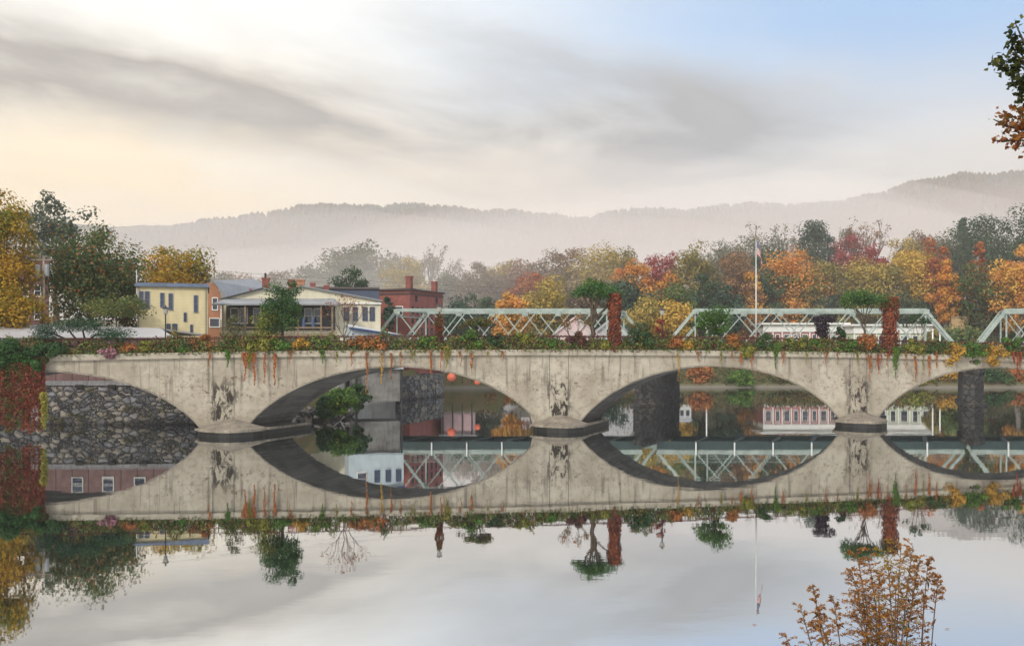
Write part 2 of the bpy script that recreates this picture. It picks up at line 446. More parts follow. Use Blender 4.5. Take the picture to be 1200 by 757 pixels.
def ground():
    xs = list(np.arange(-90, 150, 1.6)); ys = list(np.arange(-6, 26, 1.0)) + list(np.arange(26, 78, 4.0)) + list(np.arange(78, 190, .9)) + list(np.arange(190, 420, 5.0))
    ext = [20, 50, 110, 250, 500, 900, 1500, 2600, 4500]
    xs = [-90 - e for e in reversed(ext)] + xs + [150 + e for e in ext]
    ys = [-6 - e for e in reversed(ext[:6])] + ys + [420 + e for e in ext]
    nx, ny = len(xs), len(ys)
    vs = [(a, b, ground_z(a, b) + (.12 * math.sin(a * 1.7 + b) if abs(a) < 160 and b < 300 else 0)) for b in ys for a in xs]
    fs = [(j * nx + i, j * nx + i + 1, (j + 1) * nx + i + 1, (j + 1) * nx + i) for j in range(ny - 1) for i in range(nx - 1)]
    me = D.meshes.new('ground'); me.from_pydata(vs, [], fs); me.update()
    me.polygons.foreach_set('use_smooth', [True] * len(me.polygons))
    m, N = newmat('grassy_soil'); t = N.n('ShaderNodeTexCoord'); P = t.outputs['Object']
    X, Y_, Z = N.xyz(P)
    n1 = N.noise(P, .25, 6, .65); n2 = N.noise(P, 2.5, 5, .7)
    col = N.mix(N.ss(n1, .35, .65), (.055, .075, .025), (.12, .095, .05))
    col = N.mix(N.m('MULTIPLY', N.ss(n2, .45, .7), .5), col, (.16, .11, .05))
    shore = N.m('SUBTRACT', 1.0, N.ss(N.m('ADD', Z, N.m('MULTIPLY', n2, .7)), .35, 1.2))
    col = N.mix(shore, col, (.17, .155, .13))
    finish(N, col, .95, n2, .6, .2, spec=.1)
    tag(link_mesh('ground', me, m), kind='structure')
ground()

# water
mb = MB(); mb.add([(-400, -30, 0), (600, -30, 0), (600, 600, 0), (-400, 600, 0)], [(0, 1, 2, 3)])
m_, N = newmat('still_river_water'); t = N.n('ShaderNodeTexCoord'); P = t.outputs['Object']
n1 = N.noise(N.vmul(P, (.55, .9, 1)), 1.0, 3, .5); n2 = N.noise(N.vmul(P, (.10, .22, 1)), 1.0, 2, .5)
b = N.n('ShaderNodeBump'); b.inputs['Strength'].default_value = .065; b.inputs['Distance'].default_value = .05
n3 = N.noise(N.vmul(P, (.035, .06, 1)), 1.0, 3, .5); n4 = N.noise(N.vmul(P, (1.6, 2.4, 1)), 1.0, 2, .5)
pat = N.ss(n3, .46, .64)
N.put(b.inputs['Height'], N.m('ADD', N.m('MULTIPLY', n2, 1.1), N.m('ADD', N.m('MULTIPLY', n1, N.m('ADD', .40, N.m('MULTIPLY', pat, .5))), N.m('MULTIPLY', n4, N.m('MULTIPLY', pat, .10)))))
gl = N.n('ShaderNodeBsdfGlossy'); N.put(gl.inputs[0], (.84, .855, .865)); gl.inputs['Roughness'].default_value = .018
N.t.links.new(b.outputs[0], gl.inputs['Normal'])
df = N.n('ShaderNodeBsdfDiffuse'); N.put(df.inputs[0], (.015, .022, .022))
mx = N.n('ShaderNodeMixShader'); mx.inputs[0].default_value = .90
N.t.links.new(df.outputs[0], mx.inputs[1]); N.t.links.new(gl.outputs[0], mx.inputs[2])
o_ = N.n('ShaderNodeOutputMaterial'); N.t.links.new(mx.outputs[0], o_.inputs[0])
WATER = m_
tag(mb.build('water', WATER), kind='structure')

# ------------------------------------------------------------------ hills
def fbm(xq, seed, octs=5):
    rr = random.Random(seed); s = 0; a = 1; f = 1
    for _ in range(octs):
        s += a * math.sin(xq * f + rr.random() * 9); a *= .55; f *= 2.13
    return s
def hill(name, Y, skyline, depth, seed, cols, bump):
    us = np.arange(skyline[0][0], skyline[-1][0] + 1, 5.0)
    rows = 16; vs = []; fs = []
    for j in range(rows + 1):
        q = j / rows                       # 0 = foot, .75 = ridge, 1 = behind
        for u in us:
            v = lerp_poly(skyline, u)
            X = wx(u, Y); zt = wz(v, Y) + fbm(u * .05, seed, 4) * bump
            if q <= .75: k = q / .75; yy = Y - depth * (1 - k); zz = 2 + (zt - 2) * (sst(k) * .45 + k * .55) + fbm(u * .07 + q * 9, seed + 3) * bump * 1.6 * math.sin(math.pi * k)
            else: k = (q - .75) / .25; yy = Y + depth * .6 * k; zz = zt * (1 - k * k) - 3 * k
            vs.append((X, yy, zz))
    n = len(us)
    fs = [(j * n + i, j * n + i + 1, (j + 1) * n + i + 1, (j + 1) * n + i) for j in range(rows) for i in range(n - 1)]
    me = D.meshes.new(name); me.from_pydata(vs, [], fs); me.update()
    me.polygons.foreach_set('use_smooth', [True] * len(me.polygons))
    m, N = newmat(name + '_cover'); t = N.n('ShaderNodeTexCoord'); P = t.outputs['Object']
    n1 = N.noise(P, .012, 5, .65); n2 = N.noise(P, .11, 5, .7)
    col = N.mix(N.ss(n1, .35, .65), cols[0], cols[1]); col = N.mix(N.ss(n2, .4, .7), col, cols[2])
    finish(N, col, .95, n2, .8, 4.0, spec=.05)
    o = tag(link_mesh(name, me, m), kind='structure')
    return vs, n, rows
HILLC = ((.045, .06, .04), (.12, .07, .04), (.07, .06, .045))
SKY1 = [(-400, 300), (60, 290), (170, 272), (230, 267), (290, 256), (335, 250), (390, 245), (440, 245), (500, 246), (560, 249), (620, 255), (680, 259), (735, 252), (800, 249), (860, 246), (920, 243), (965, 243), (1000, 239), (1030, 231), (1060, 219), (1090, 214), (1130, 210), (1200, 205), (1300, 200), (1700, 240)]
SKY2 = [(-500, 262), (-100, 262), (60, 264), (130, 264), (190, 265), (260, 268), (330, 275), (420, 290), (600, 330)]
v1, n1_, r1_ = hill('hills', 1150, SKY1, 430, 4, HILLC, 1.6)
v2, n2_, r2_ = hill('hills', 1750, SKY2, 400, 9, HILLC, 2.0)

def cone_cover(name, vs, n, rows, cnt, hh, seed, mat):
    rr = random.Random(seed); mb = MB()
    j1 = int(rows * .75)
    for _ in range(cnt):
        j = min(j1 - .001, rr.random() ** .7 * j1); i = rr.random() * (n - 1.01)
        if rr.random() < .45: j = j1 - rr.random() * .25
        j0, i0 = int(j), int(i); fj, fi = j - j0, i - i0
        P = [Vector(vs[(j0 + a) * n + i0 + b]) for a in (0, 1) for b in (0, 1)]
        p = (P[0] * (1 - fi) + P[1] * fi) * (1 - fj) + (P[2] * (1 - fi) + P[3] * fi) * fj
        h = hh * rr.uniform(.5, 1.25); r = h * rr.uniform(.26, .42); k = 5
        a0 = rr.random() * 6
        ring = [(p.x + r * math.cos(a0 + q * 6.283 / k), p.y + r * math.sin(a0 + q * 6.283 / k), p.z) for q in range(k)]
        r2 = r * rr.uniform(.4, .95)
        ring2 = [(p.x + r2 * math.cos(a0 + q * 6.283 / k), p.y + r2 * math.sin(a0 + q * 6.283 / k), p.z + h * .6) for q in range(k)]
        mb.add(ring + ring2 + [(p.x, p.y, p.z + h)], [(q, (q + 1) % k, k + (q + 1) % k, k + q) for q in range(k)] + [(k + q, k + (q + 1) % k, 2 * k) for q in range(k)])
    o = mb.build(name, mat, smooth=True)
    tag(o, 'dim wooded cover of small trees over the long hazy ridge', 'forest', kind='stuff')
FOR_M = leafmat('ridge_forest', (.055, .065, .05), (.10, .08, .055), None, 0, .012)
cone_cover('hill_forest', v1, n1_, r1_, 9000, 6.5, 21, FOR_M)

# ------------------------------------------------------------------ haze and mist
def volume(name, dens, col, aniso=.0):
    m = D.materials.new(name); m.use_nodes = True; N = NT(m.node_tree)
    p = N.n('ShaderNodeVolumePrincipled'); N.put(p.inputs['Color'], col); p.inputs['Density'].default_value = dens
    p.inputs['Anisotropy'].default_value = aniso
    o = N.n('ShaderNodeOutputMaterial'); N.t.links.new(p.outputs[0], o.inputs['Volume'])
    return m
mb = MB(); mb.b2(-1500, 1500, -40, 2250, -3.0, 262)
tag(mb.build('haze', volume('haze_air', .00024, (.97, .93, .91))), kind='stuff')
def fog(loc, size, dens, seed):
    mb = MB(); rr = random.Random(seed); n, m2 = 40, 12; prof = []
    vs = []; fs = []
    for i in range(1, m2):
        ph = math.pi * i / m2
        for k in range(n):
            th = 2 * math.pi * k / n
            q = 1 + .10 * math.sin(3 * th + seed) + .07 * math.sin(5 * th + 2 * seed)
            vs.append((q * math.sin(ph) * math.cos(th), q * math.sin(ph) * math.sin(th), math.cos(ph) * (1 + .16 * math.sin(4 * th + seed * 3) * math.sin(ph))))
    b0 = len(vs); vs += [(0, 0, 1), (0, 0, -1)]
    for i in range(m2 - 2):
        for k in range(n): fs.append((i * n + k, (i + 1) * n + k, (i + 1) * n + (k + 1) % n, i * n + (k + 1) % n))
    for k in range(n): fs += [(b0, k, (k + 1) % n), (b0 + 1, (m2 - 2) * n + (k + 1) % n, (m2 - 2) * n + k)]
    mb.add([(loc[0] + a * size[0], loc[1] + b_ * size[1], loc[2] + c * size[2]) for a, b_, c in vs], fs)
    tag(mb.build('mist', volume('mist_air', dens, (.985, .935, .925)), smooth=True), 'pale pink mist lying along the foot of the ridge', 'mist', 'banks of mist below the ridge', 'stuff')
for i, (fx, fy, rx, ry, zt_, dn) in enumerate((
    (-140, 560, 330, 120, 44, .0032), (-160, 640, 380, 130, 70, .0030), (-100, 760, 460, 150, 108, .0036), (-60, 820, 620, 170, 165, .0021),
    (170, 640, 330, 120, 52, .0030), (220, 720, 380, 130, 84, .0028), (240, 800, 520, 150, 140, .0029),
    (500, 700, 300, 120, 84, .0030), (540, 790, 440, 130, 205, .0019),
    (-58, 330, 84, 62, 38, .0042), (10, 330, 110, 66, 34, .0030), (90, 330, 110, 60, 30, .0020), (-16, 236, 50, 24, 36, .0066), (80, 246, 90, 26, 40, .0014))):
    fog((fx, fy, 0), (rx, ry, zt_), dn, i + 1)


# ------------------------------------------------------------------ foliage builders
def leafmesh(name, P, NR, size, mat, parent, rng, aspect=.62, var=.45):
    n = len(P)
    if n == 0: P = np.zeros((1, 3)); NR = np.array([[0, 0, 1.0]]); n = 1
    NR = NR / (np.linalg.norm(NR, axis=1, keepdims=True) + 1e-9)
    rnd = rng.normal(size=(n, 3)); T = np.cross(NR, rnd); T /= (np.linalg.norm(T, axis=1, keepdims=True) + 1e-9)
    B = np.cross(NR, T)
    s = size * (1 - var + 2 * var * rng.random((n, 1))) * .5
    V = np.empty((n, 4, 3))
    fold = NR * s * .25
    V[:, 0] = P - T * s; V[:, 1] = P - B * s * aspect + fold; V[:, 2] = P + T * s; V[:, 3] = P + B * s * aspect + fold
    me = D.meshes.new(name)
    me.vertices.add(n * 4); me.vertices.foreach_set('co', V.reshape(-1).astype(np.float32))
    me.loops.add(n * 4); me.loops.foreach_set('vertex_index', np.arange(n * 4, dtype=np.int32))
    me.polygons.add(n); me.polygons.foreach_set('loop_start', np.arange(0, n * 4, 4, dtype=np.int32))
    me.update(calc_edges=True); me.validate()
    return link_mesh(name, me, mat, parent)
def rdir(rng, n):
    d = rng.normal(size=(n, 3)); return d / np.linalg.norm(d, axis=1, keepdims=True)
def clump_leaves(C, rad, per, rng, flat=.75, inner=.35):
    P = []; Q = []
    for c, r in zip(C, rad):
        d = rdir(rng, per)
        q = r * (inner + (1 - inner) * rng.random((per, 1)) ** .6)
        p = d * q * np.array([1, 1, flat]) + c
        P.append(p); Q.append(d * .9 + rng.normal(size=(per, 3)) * .40 + np.array([0, 0, .35]))
    return np.concatenate(P), np.concatenate(Q)
def crown_clumps(kind, w_, h_, rng, n):
    """clump centres and radii; z measured from the ground"""
    if kind == 'cone':
        z_ = h_ * (.12 + .86 * rng.random(n) ** 1.25); rr_ = (1 - (z_ / h_)) ** .85 * w_ / 2 + .04 * w_
        a = rng.random(n) * 6.283; q = rng.random(n) ** .5
        C = np.stack([rr_ * q * np.cos(a), rr_ * q * np.sin(a), z_], 1)
        return C, .09 * w_ + .16 * rr_
    lo = {'round': .22, 'tall': .16, 'umbrella': .60, 'airy': .35, 'bush': .0, 'low': .38}[kind]
    d = rdir(rng, n); q = rng.random(n) ** (.38 if kind != 'airy' else .5)
    ph = rng.random(6) * 6.28
    lob = 1 + .16 * np.sin(3 * np.arctan2(d[:, 1], d[:, 0]) + ph[0] + 2 * d[:, 2]) + .13 * np.sin(5 * d[:, 2] + ph[1] + 2 * np.arctan2(d[:, 1], d[:, 0]))
    rz_ = h_ * (1 - lo) / 2; zc = h_ * lo + rz_
    top = .82
    C = np.stack([d[:, 0] * q * lob * w_ / 2 * top, d[:, 1] * q * lob * w_ / 2 * top, zc + d[:, 2] * q * lob * rz_ * .86], 1)
    if kind == 'umbrella': C[:, 2] = h_ * .76 + (C[:, 2] - zc) * .55 + .16 * h_ * (1 - (2 * np.hypot(C[:, 0], C[:, 1]) / w_) ** 2)
    C[:, 2] = np.maximum(C[:, 2], h_ * .04)
    base = {'round': .175, 'tall': .20, 'umbrella': .12, 'airy': .105, 'bush': .18, 'low': .12}[kind]
    return C, base * w_ * (.65 + .7 * rng.random(n))
def branchwork(mb, p, d, ln, r, depth, rr, spread=.55, up=.15, kids=3):
    p = Vector(p); d = Vector(d).normalized()
    mid = p + d * ln * .5 + Vector((rr.uniform(-1, 1), rr.uniform(-1, 1), rr.uniform(-.5, .5))) * ln * .06
    e = p + d * ln
    mb.tube([p, mid, e], [r, r * .8, r * .62], 5 if depth > 1 else 3, cap=False)
    ends = []
    if depth <= 0: return [e]
    for k in range(kids):
        nd = (d + Vector((rr.uniform(-1, 1), rr.uniform(-1, 1), rr.uniform(-.7, .9))) * spread + Vector((0, 0, up))).normalized()
        st = p.lerp(e, rr.uniform(.55, 1.0)) if k else e
        ends += branchwork(mb, st, nd, ln * rr.uniform(.58, .82), r * .58, depth - 1, rr, spread, up, kids)
    return ends
def tree(name, loc, w_, h_, kind, mat, label, cat='tree', group=None, seed=0, n=46, per=60, leaf=.4, tm=None, lean=0.0, trunk_r=None, rz=0.0):
    rng = np.random.default_rng(seed); rr = random.Random(seed)
    root = empty(name, loc, rz, label, cat, group)
    tr = trunk_r or max(.05, .022 * h_)
    mb = MB()
    if kind == 'bare':
        th = h_ * .24
        mb.tube([(0, 0, -.3), (lean * .3, 0, th * .5), (lean, 0, th)], [tr * 1.3, tr, tr * .85], 7)
        ends = []
        for k in range(4):
            a = k * 1.57 + rr.random()
            ends += branchwork(mb, (lean, 0, th * (.8 + .07 * k)), (math.cos(a) * .62 * w_ / h_ * 1.6, math.sin(a) * .62 * w_ / h_ * 1.6, 1), h_ * .30, tr * .6, 3, rr, .55, .22, 3)
        mb.build('trunk', tm or BARK, root, True)
        E = np.array([tuple(e) for e in ends]); sel = E[rng.random(len(E)) < .95]
        P = np.repeat(sel, per, 0) + rng.normal(size=(len(sel) * per, 3)) * w_ * .045
        leafmesh('crown', P, rng.normal(size=P.shape), leaf, mat, root, rng)
        return root
    C, rad = crown_clumps(kind, w_, h_, rng, n)
    C[:, 0] += lean * C[:, 2] / h_
    th = {'cone': .92, 'umbrella': .62, 'tall': .6}.get(kind, .45) * h_
    if kind == 'bush': th = h_ * .2
    pts = [(0, 0, -.3)]
    for k in range(1, 6):
        q = k / 5; pts.append((lean * q * .8 + (rr.uniform(-.03, .03) * h_ if 0 < k < 5 else 0) * (0.6 if kind != 'umbrella' else 1.5), rr.uniform(-.02, .02) * h_, th * q))
    mb.tube(pts, [tr * 1.35, tr * 1.05, tr * .95, tr * .82, tr * .7, tr * .45], 8)
    for i in rng.permutation(len(C))[:14 if kind != 'bush' else 8]:
        c = C[i]; q = rr.uniform(.5, .98); b = Vector(pts[3]).lerp(Vector(pts[5]), (q - .5) * 2)
        if kind == 'cone': b = Vector((0, 0, max(.2, c[2] - .08 * h_)))
        e = Vector(c); md = b.lerp(e, .5) + Vector((0, 0, -.02 * h_))
        mb.tube([b, md, e], [tr * .42, tr * .28, tr * .08], 5, cap=False)
    mb.build('trunk', tm or BARK, root, True)
    P, Q = clump_leaves(C, rad, per, rng)
    P[:, 2] = np.maximum(P[:, 2], .03)
    leafmesh('crown', P, Q, leaf, mat, root, rng)
    return root

# ------------------------------------------------------------------ the concrete arch bridge
AX = Vector((24.21, 4.4, 0)); ANG = math.atan2(4.4, 24.21)
B0 = Vector((-20.65, 73.3, 0))
WD, SK = 4.76, 2.90            # width and skew of the barrels (local)
def ccz(t): return 5.70 - .2 * (t - .9) ** 2           # underside of the cornice
CR = {-2: 4.45, -1: 4.56, 0: 4.82, 1: 4.79, 2: 4.62, 3: 4.2}
HP = .068
def intrados(t):
    k = math.floor(t); f = t - k - .5
    if abs(f) > .5 - HP: return None
    zc = CR[k]; B = (zc - .55) / .5834
    s = f / (.5 - HP)
    return zc - B * (1 - math.sqrt(max(0, 1 - (s / 1.1) ** 2)))
BR = empty('concrete_arch_bridge', B0, ANG, 'long weathered concrete arch bridge planted along its deck, mirrored in the still river', 'bridge')
def bpt(t, ly=0.0, z=0.0):     # world point on the bridge
    v = Vector((t * SPAN, ly, 0)); v.rotate(Matrix.Rotation(ANG, 3, 'Z')); return Vector((B0.x + v.x, B0.y + v.y, z))
def t_of_u(u, ly=0.0):
    lo, hi = -2.0, 4.5
    for _ in range(50):
        m = (lo + hi) / 2; p = bpt(m, ly)
        if 600 + 1200 * p.x / p.y < u: lo = m
        else: hi = m
    return (lo + hi) / 2
T0, T1 = -1.5, 3.7
def build_bridge():
    ts = []
    for k in range(-2, 4):
        ts += [k - HP, k + HP, k, k - HP + 1e-4, k + HP - 1e-4]
        ts += list(np.linspace(k + HP, k + 1 - HP, 41))
    ts = sorted(set(round(q, 5) for q in ts if T0 <= q <= T1))
    mb = MB(); fb = MB(); sf = MB()
    def bot(t):
        z = intrados(t)
        return -1.4 if z is None else z
    prev = None
    for t in ts:
        zb = bot(t); zt = ccz(t) + .02; s = t * SPAN
        if prev is not None:
            t0, zb0, zt0, s0 = prev
            mb.add([(s0, 0, zb0), (s, 0, zb), (s, 0, zt), (s0, 0, zt0)], [(0, 1, 2, 3)])
            # far face runs on the skewed barrel
            fb.add([(s0 + SK, WD, zb0), (s + SK, WD, zb), (s + SK, WD, zt), (s0 + SK, WD, zt0)], [(3, 2, 1, 0)])
            sf.add([(s0, 0.003, zb0), (s, 0.003, zb), (s + SK, WD - .003, zb), (s0 + SK, WD - .003, zb0)], [(3, 2, 1, 0)])
        prev = (t, zb, zt, s)
    mb.build('spandrel_wall', CONC, BR); fb.build('spandrel_wall', CONC, BR)
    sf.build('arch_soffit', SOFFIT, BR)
    # arch ring edge: a thin proud rim that follows each arch
    for k in range(-1, 3):
        rb = MB(); tt = np.linspace(k + HP + .002, k + 1 - HP - .002, 49); pr = None
        for t in tt:
            z = intrados(t); s = t * SPAN
            if pr:
                s0, z0 = pr
                rb.add([(s0, -.025, z0 + .015), (s, -.025, z + .015), (s, -.025, z + .13), (s0, -.025, z0 + .13), (s0, .1, z0 + .015), (s, .1, z + .015), (s, .02, z + .13), (s0, .02, z0 + .13)], [(0, 1, 2, 3), (4, 5, 1, 0), (3, 2, 6, 7)])
            pr = (s, z)
        rb.build('arch_ring', CONC2, BR)
    # cornice
    tt = np.linspace(T0, T1, 90)
    for (ya, yb, dx) in ((-.22, .35, 0), (WD - .35, WD + .22, SK)):
        cb = MB(); pr = None
        for t in tt:
            z = ccz(t); s = t * SPAN
            if pr:
                s0, z0 = pr
                cb.add([(s0 + dx, ya, z0), (s + dx, ya, z), (s + dx, ya, z + .42), (s0 + dx, ya, z0 + .42), (s0 + dx, yb, z0), (s + dx, yb, z), (s + dx, yb, z + .42), (s0 + dx, yb, z0 + .42)],
                       [(0, 1, 2, 3), (7, 6, 5, 4), (4, 5, 1, 0), (3, 2, 6, 7)])
            pr = (s, z)
        cb.build('cornice', CONC, BR)
    db = MB(); pr = None
    for t in tt:
        z = ccz(t) + .30; s = t * SPAN
        if pr: db.add([(pr[0], .3, pr[1]), (s, .3, z), (s + SK, WD - .3, z), (pr[0] + SK, WD - .3, pr[1])], [(0, 1, 2, 3)])
        pr = (s, z)
    db.build('deck_path', paint('deck_soil', (.12, .09, .06), .95), BR)
    # railings along both edges
    for (ly, dx) in ((.10, 0), (WD - .1, SK)):
        rb = MB(); pr = None
        for i, t in enumerate(np.linspace(T0, T1, 106)):
            z = ccz(t) + .42; s = t * SPAN + dx
            rb.box((s, ly, z + .52), (.06, .06, 1.06))
            if pr:
                for q in (1.03, .70, .38): rb.beam((pr[0], ly, pr[1] + q), (s, ly, z + q), .045, .05)
            pr = (s, z)
        rb.build('railing', paint('rusty_rail', (.075, .035, .03), .8), BR)
    # pier footings with a pointed, sloping cap
    for k in range(-1, 4):
        c = k * SPAN + (.6 if k == 0 else .1)
        hw = 2.35 if k == 0 else 2.1
        nose = [(-hw, 0), (-hw * .93, -.75), (-hw * .66, -1.6), (-hw * .30, -2.25), (0, -2.5), (hw * .30, -2.25), (hw * .66, -1.6), (hw * .93, -.75), (hw, 0)]
        fp = nose + [(hw + SK * 1.08, WD * 1.05), (-hw + SK * 1.08, WD * 1.05)]
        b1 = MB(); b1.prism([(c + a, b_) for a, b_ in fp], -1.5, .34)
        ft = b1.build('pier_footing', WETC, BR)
        cp = MB(); n = len(nose)
        cp.add([(c + a * 1.02, b_ * 1.02 - .01, .34) for a, b_ in nose] + [(c + a * 1.02, b_ * 1.02 - .01, .52) for a, b_ in nose] + [(c, -.03, 1.22), (c - .75, -.03, 1.0), (c + .75, -.03, 1.0)],
               [(i, i + 1, n + i + 1, n + i) for i in range(n - 1)] + [(n + i, n + i + 1, 2 * n + 1) for i in range(0, 3)] + [(n + 3, n + 4, 2 * n), (n + 3, 2 * n, 2 * n + 1), (n + 4, n + 5, 2 * n), (n + 5, 2 * n + 2, 2 * n)] + [(n + i, n + i + 1, 2 * n + 2) for i in range(5, 8)] + [tuple(range(n - 1, -1, -1))])
        cp.build('cutwater_cap', CONC2, BR)
        lg = MB()
        for sgn in (-1, 1):
            a = c + sgn * hw
            lg.prism([(a - .25, .05), (a + .12 * (1 if sgn > 0 else -1) + .1, .05), (a + SK + .2, WD * 1.02), (a + SK - .25, WD * 1.02)], .34, .50)
        lg.build('footing_ledge', CONC2, BR)
build_bridge()

# ------------------------------------------------------------------ planting on the deck
def rail_z(t): return ccz(t) + .42
def hedge(name, t0, t1, y0, y1, zl, zh, n, leaf, mat, label, cat, seed, fuzzy=.5):
    rng = np.random.default_rng(seed)
    t = t0 + (t1 - t0) * rng.random(n); y = y0 + (y1 - y0) * rng.random(n)
    s = t * SPAN
    prof = .62 + .22 * np.sin(s * .9 + 1) * np.sin(s * .37) + .20 * np.sin(s * 2.3) * np.sin(s * 1.1 + 2) + .10 * np.sin(s * 5.1)
    q = rng.random(n) ** .9
    z = np.array([rail_z(a) for a in t]) + zl + (zh - zl) * q * prof * (1 + .3 * rng.random(n) ** 5)
    P = np.stack([s, y - (1 - q) * .1, z], 1)
    NRM = rng.normal(size=(n, 3)) * .7 + np.array([0, -.7, .5])
    o = leafmesh(name, P, NRM, leaf, mat, None, rng)
    o.location = B0; o.rotation_euler = (0, 0, ANG)
    return tag(o, label, cat, kind='stuff')
def hedgemat():
    m, N = newmat('mixed_flower_leaves'); t = N.n('ShaderNodeTexCoord'); g = N.n('ShaderNodeNewGeometry'); P = t.outputs['Object']
    rnd = g.outputs['Random Per Island']
    n1 = N.noise(N.vmul(P, (1, .3, .6)), .55, 3, .6); n2 = N.noise(N.vmul(P, (1, .3, .6)), 1.7, 3, .6)
    f = N.m('ADD', N.m('ADD', N.m('MULTIPLY', n1, .6), N.m('MULTIPLY', n2, .5)), N.m('MULTIPLY', N.m('SUBTRACT', rnd, .5), .20))
    r = N.n('ShaderNodeValToRGB'); N.put(r.inputs[0], f)
    e = r.color_ramp.elements
    e[0].position = .33; e[0].color = (.20, .045, .03, 1)
    e[1].position = .80; e[1].color = (.34, .24, .04, 1)
    for p_, c in ((.40, (.14, .04, .03)), (.45, (.07, .045, .028)), (.485, (.045, .085, .02)), (.53, (.07, .14, .026)), (.565, (.10, .17, .03)), (.60, (.16, .07, .035)), (.64, (.20, .085, .03)), (.67, (.11, .15, .03)), (.72, (.05, .10, .022))):
        q = e.new(p_); q.color = (*c, 1)
    val = N.m('ADD', .6, N.m('MULTIPLY', N.m('FRACT', N.m('MULTIPLY', rnd, 23.1)), .8))
    col = N.mix(1.0, r.outputs[0], N.comb(val, val, val), 'MULTIPLY')
    finish(N, col, .6, spec=.2); return m
HEDGE = hedgemat()
hedge('flower_hedge', T0, T1, -.24, .75, -.16, 1.34, 85000, .15, HEDGE, 'mixed autumn flower hedge running the whole length of the concrete bridge railing', 'hedge', 5)
hedge('flower_hedge', T0, T1, WD - .8, WD + .2, -.05, 1.2, 14000, .2, HEDGE, 'far side flower hedge behind the bridge path', 'hedge', 6).location = B0 + Vector((SK * math.cos(ANG), SK * math.sin(ANG), 0))
# dead vine stems woven along the top rail
def vine_band():
    rng = np.random.default_rng(3); n = 9000
    t = T0 + (T1 - T0) * rng.random(n); s = t * SPAN
    z = np.array([rail_z(a) for a in t]) + 1.02 + rng.normal(size=n) * .05
    P = np.stack([s, .05 + rng.normal(size=n) * .06, z], 1)
    o = leafmesh('dry_vine', P, rng.normal(size=(n, 3)), .13, leafmat('dry_vine_leaf', (.11, .030, .025), (.16, .05, .03), (.05, .02, .02)), None, rng, .3)
    o.location = B0; o.rotation_euler = (0, 0, ANG)
    tag(o, 'thin dark red vine woven along the top rail of the concrete bridge', 'vine', kind='stuff')
vine_band()

GREEN = leafmat('fresh_green', (0.047, 0.115, 0.020), (0.095, 0.203, 0.027), (0.189, 0.230, 0.027))
DGREEN = leafmat('deep_green', (0.019, 0.054, 0.022), (0.041, 0.101, 0.027), (0.068, 0.121, 0.027))
YGREEN = leafmat('yellow_green', (0.135, 0.176, 0.027), (0.270, 0.243, 0.041), (0.405, 0.297, 0.041))
RUSTL = leafmat('rust_leaf', (0.297, 0.095, 0.034), (0.459, 0.176, 0.047), (0.135, 0.108, 0.041))
REDL = leafmat('red_ivy', (0.270, 0.047, 0.030), (0.405, 0.101, 0.041), (0.135, 0.041, 0.027))
GOLD = leafmat('golden_leaf', (0.432, 0.243, 0.041), (0.567, 0.324, 0.047), (0.203, 0.176, 0.041))
PURP = leafmat('purple_leaf', (.018, .012, .022), (.035, .022, .035), (.06, .03, .045), .1)

def shrub(u, w_px, h_px, mat, label, cat='shrub', ly=.35, name='garden_shrub', drop=.0, seed=0, leaf=.17, per=90, group='shrubs in the bridge hedge'):
    t = t_of_u(u, ly); p = bpt(t, ly); k = p.y / 1200
    w_ = w_px * k; h_ = h_px * k
    rng = np.random.default_rng(abs(seed + int(u)) + 1)
    root = empty(name, (p.x, p.y, rail_z(t) - .05 - drop), 0, label, cat, group)
    w_ *= 1.16; h_ *= 1.10; per = int(per * 1.35)
    C, rad = crown_clumps('bush', w_, h_, rng, 14); C[:, 1] *= .6
    P, Q = clump_leaves(C, rad, per, rng)
    mb = MB(); rr = random.Random(seed)
    for i in range(8): mb.tube([(rr.uniform(-.1, .1) * w_, 0, -.05), tuple(C[i] * np.array([.5, .5, .5])), tuple(C[i])], [.02, .014, .006], 4)
    mb.build('stem', BARK, root)
    leafmesh('foliage', P, Q, leaf, mat, root, rng)
    return root
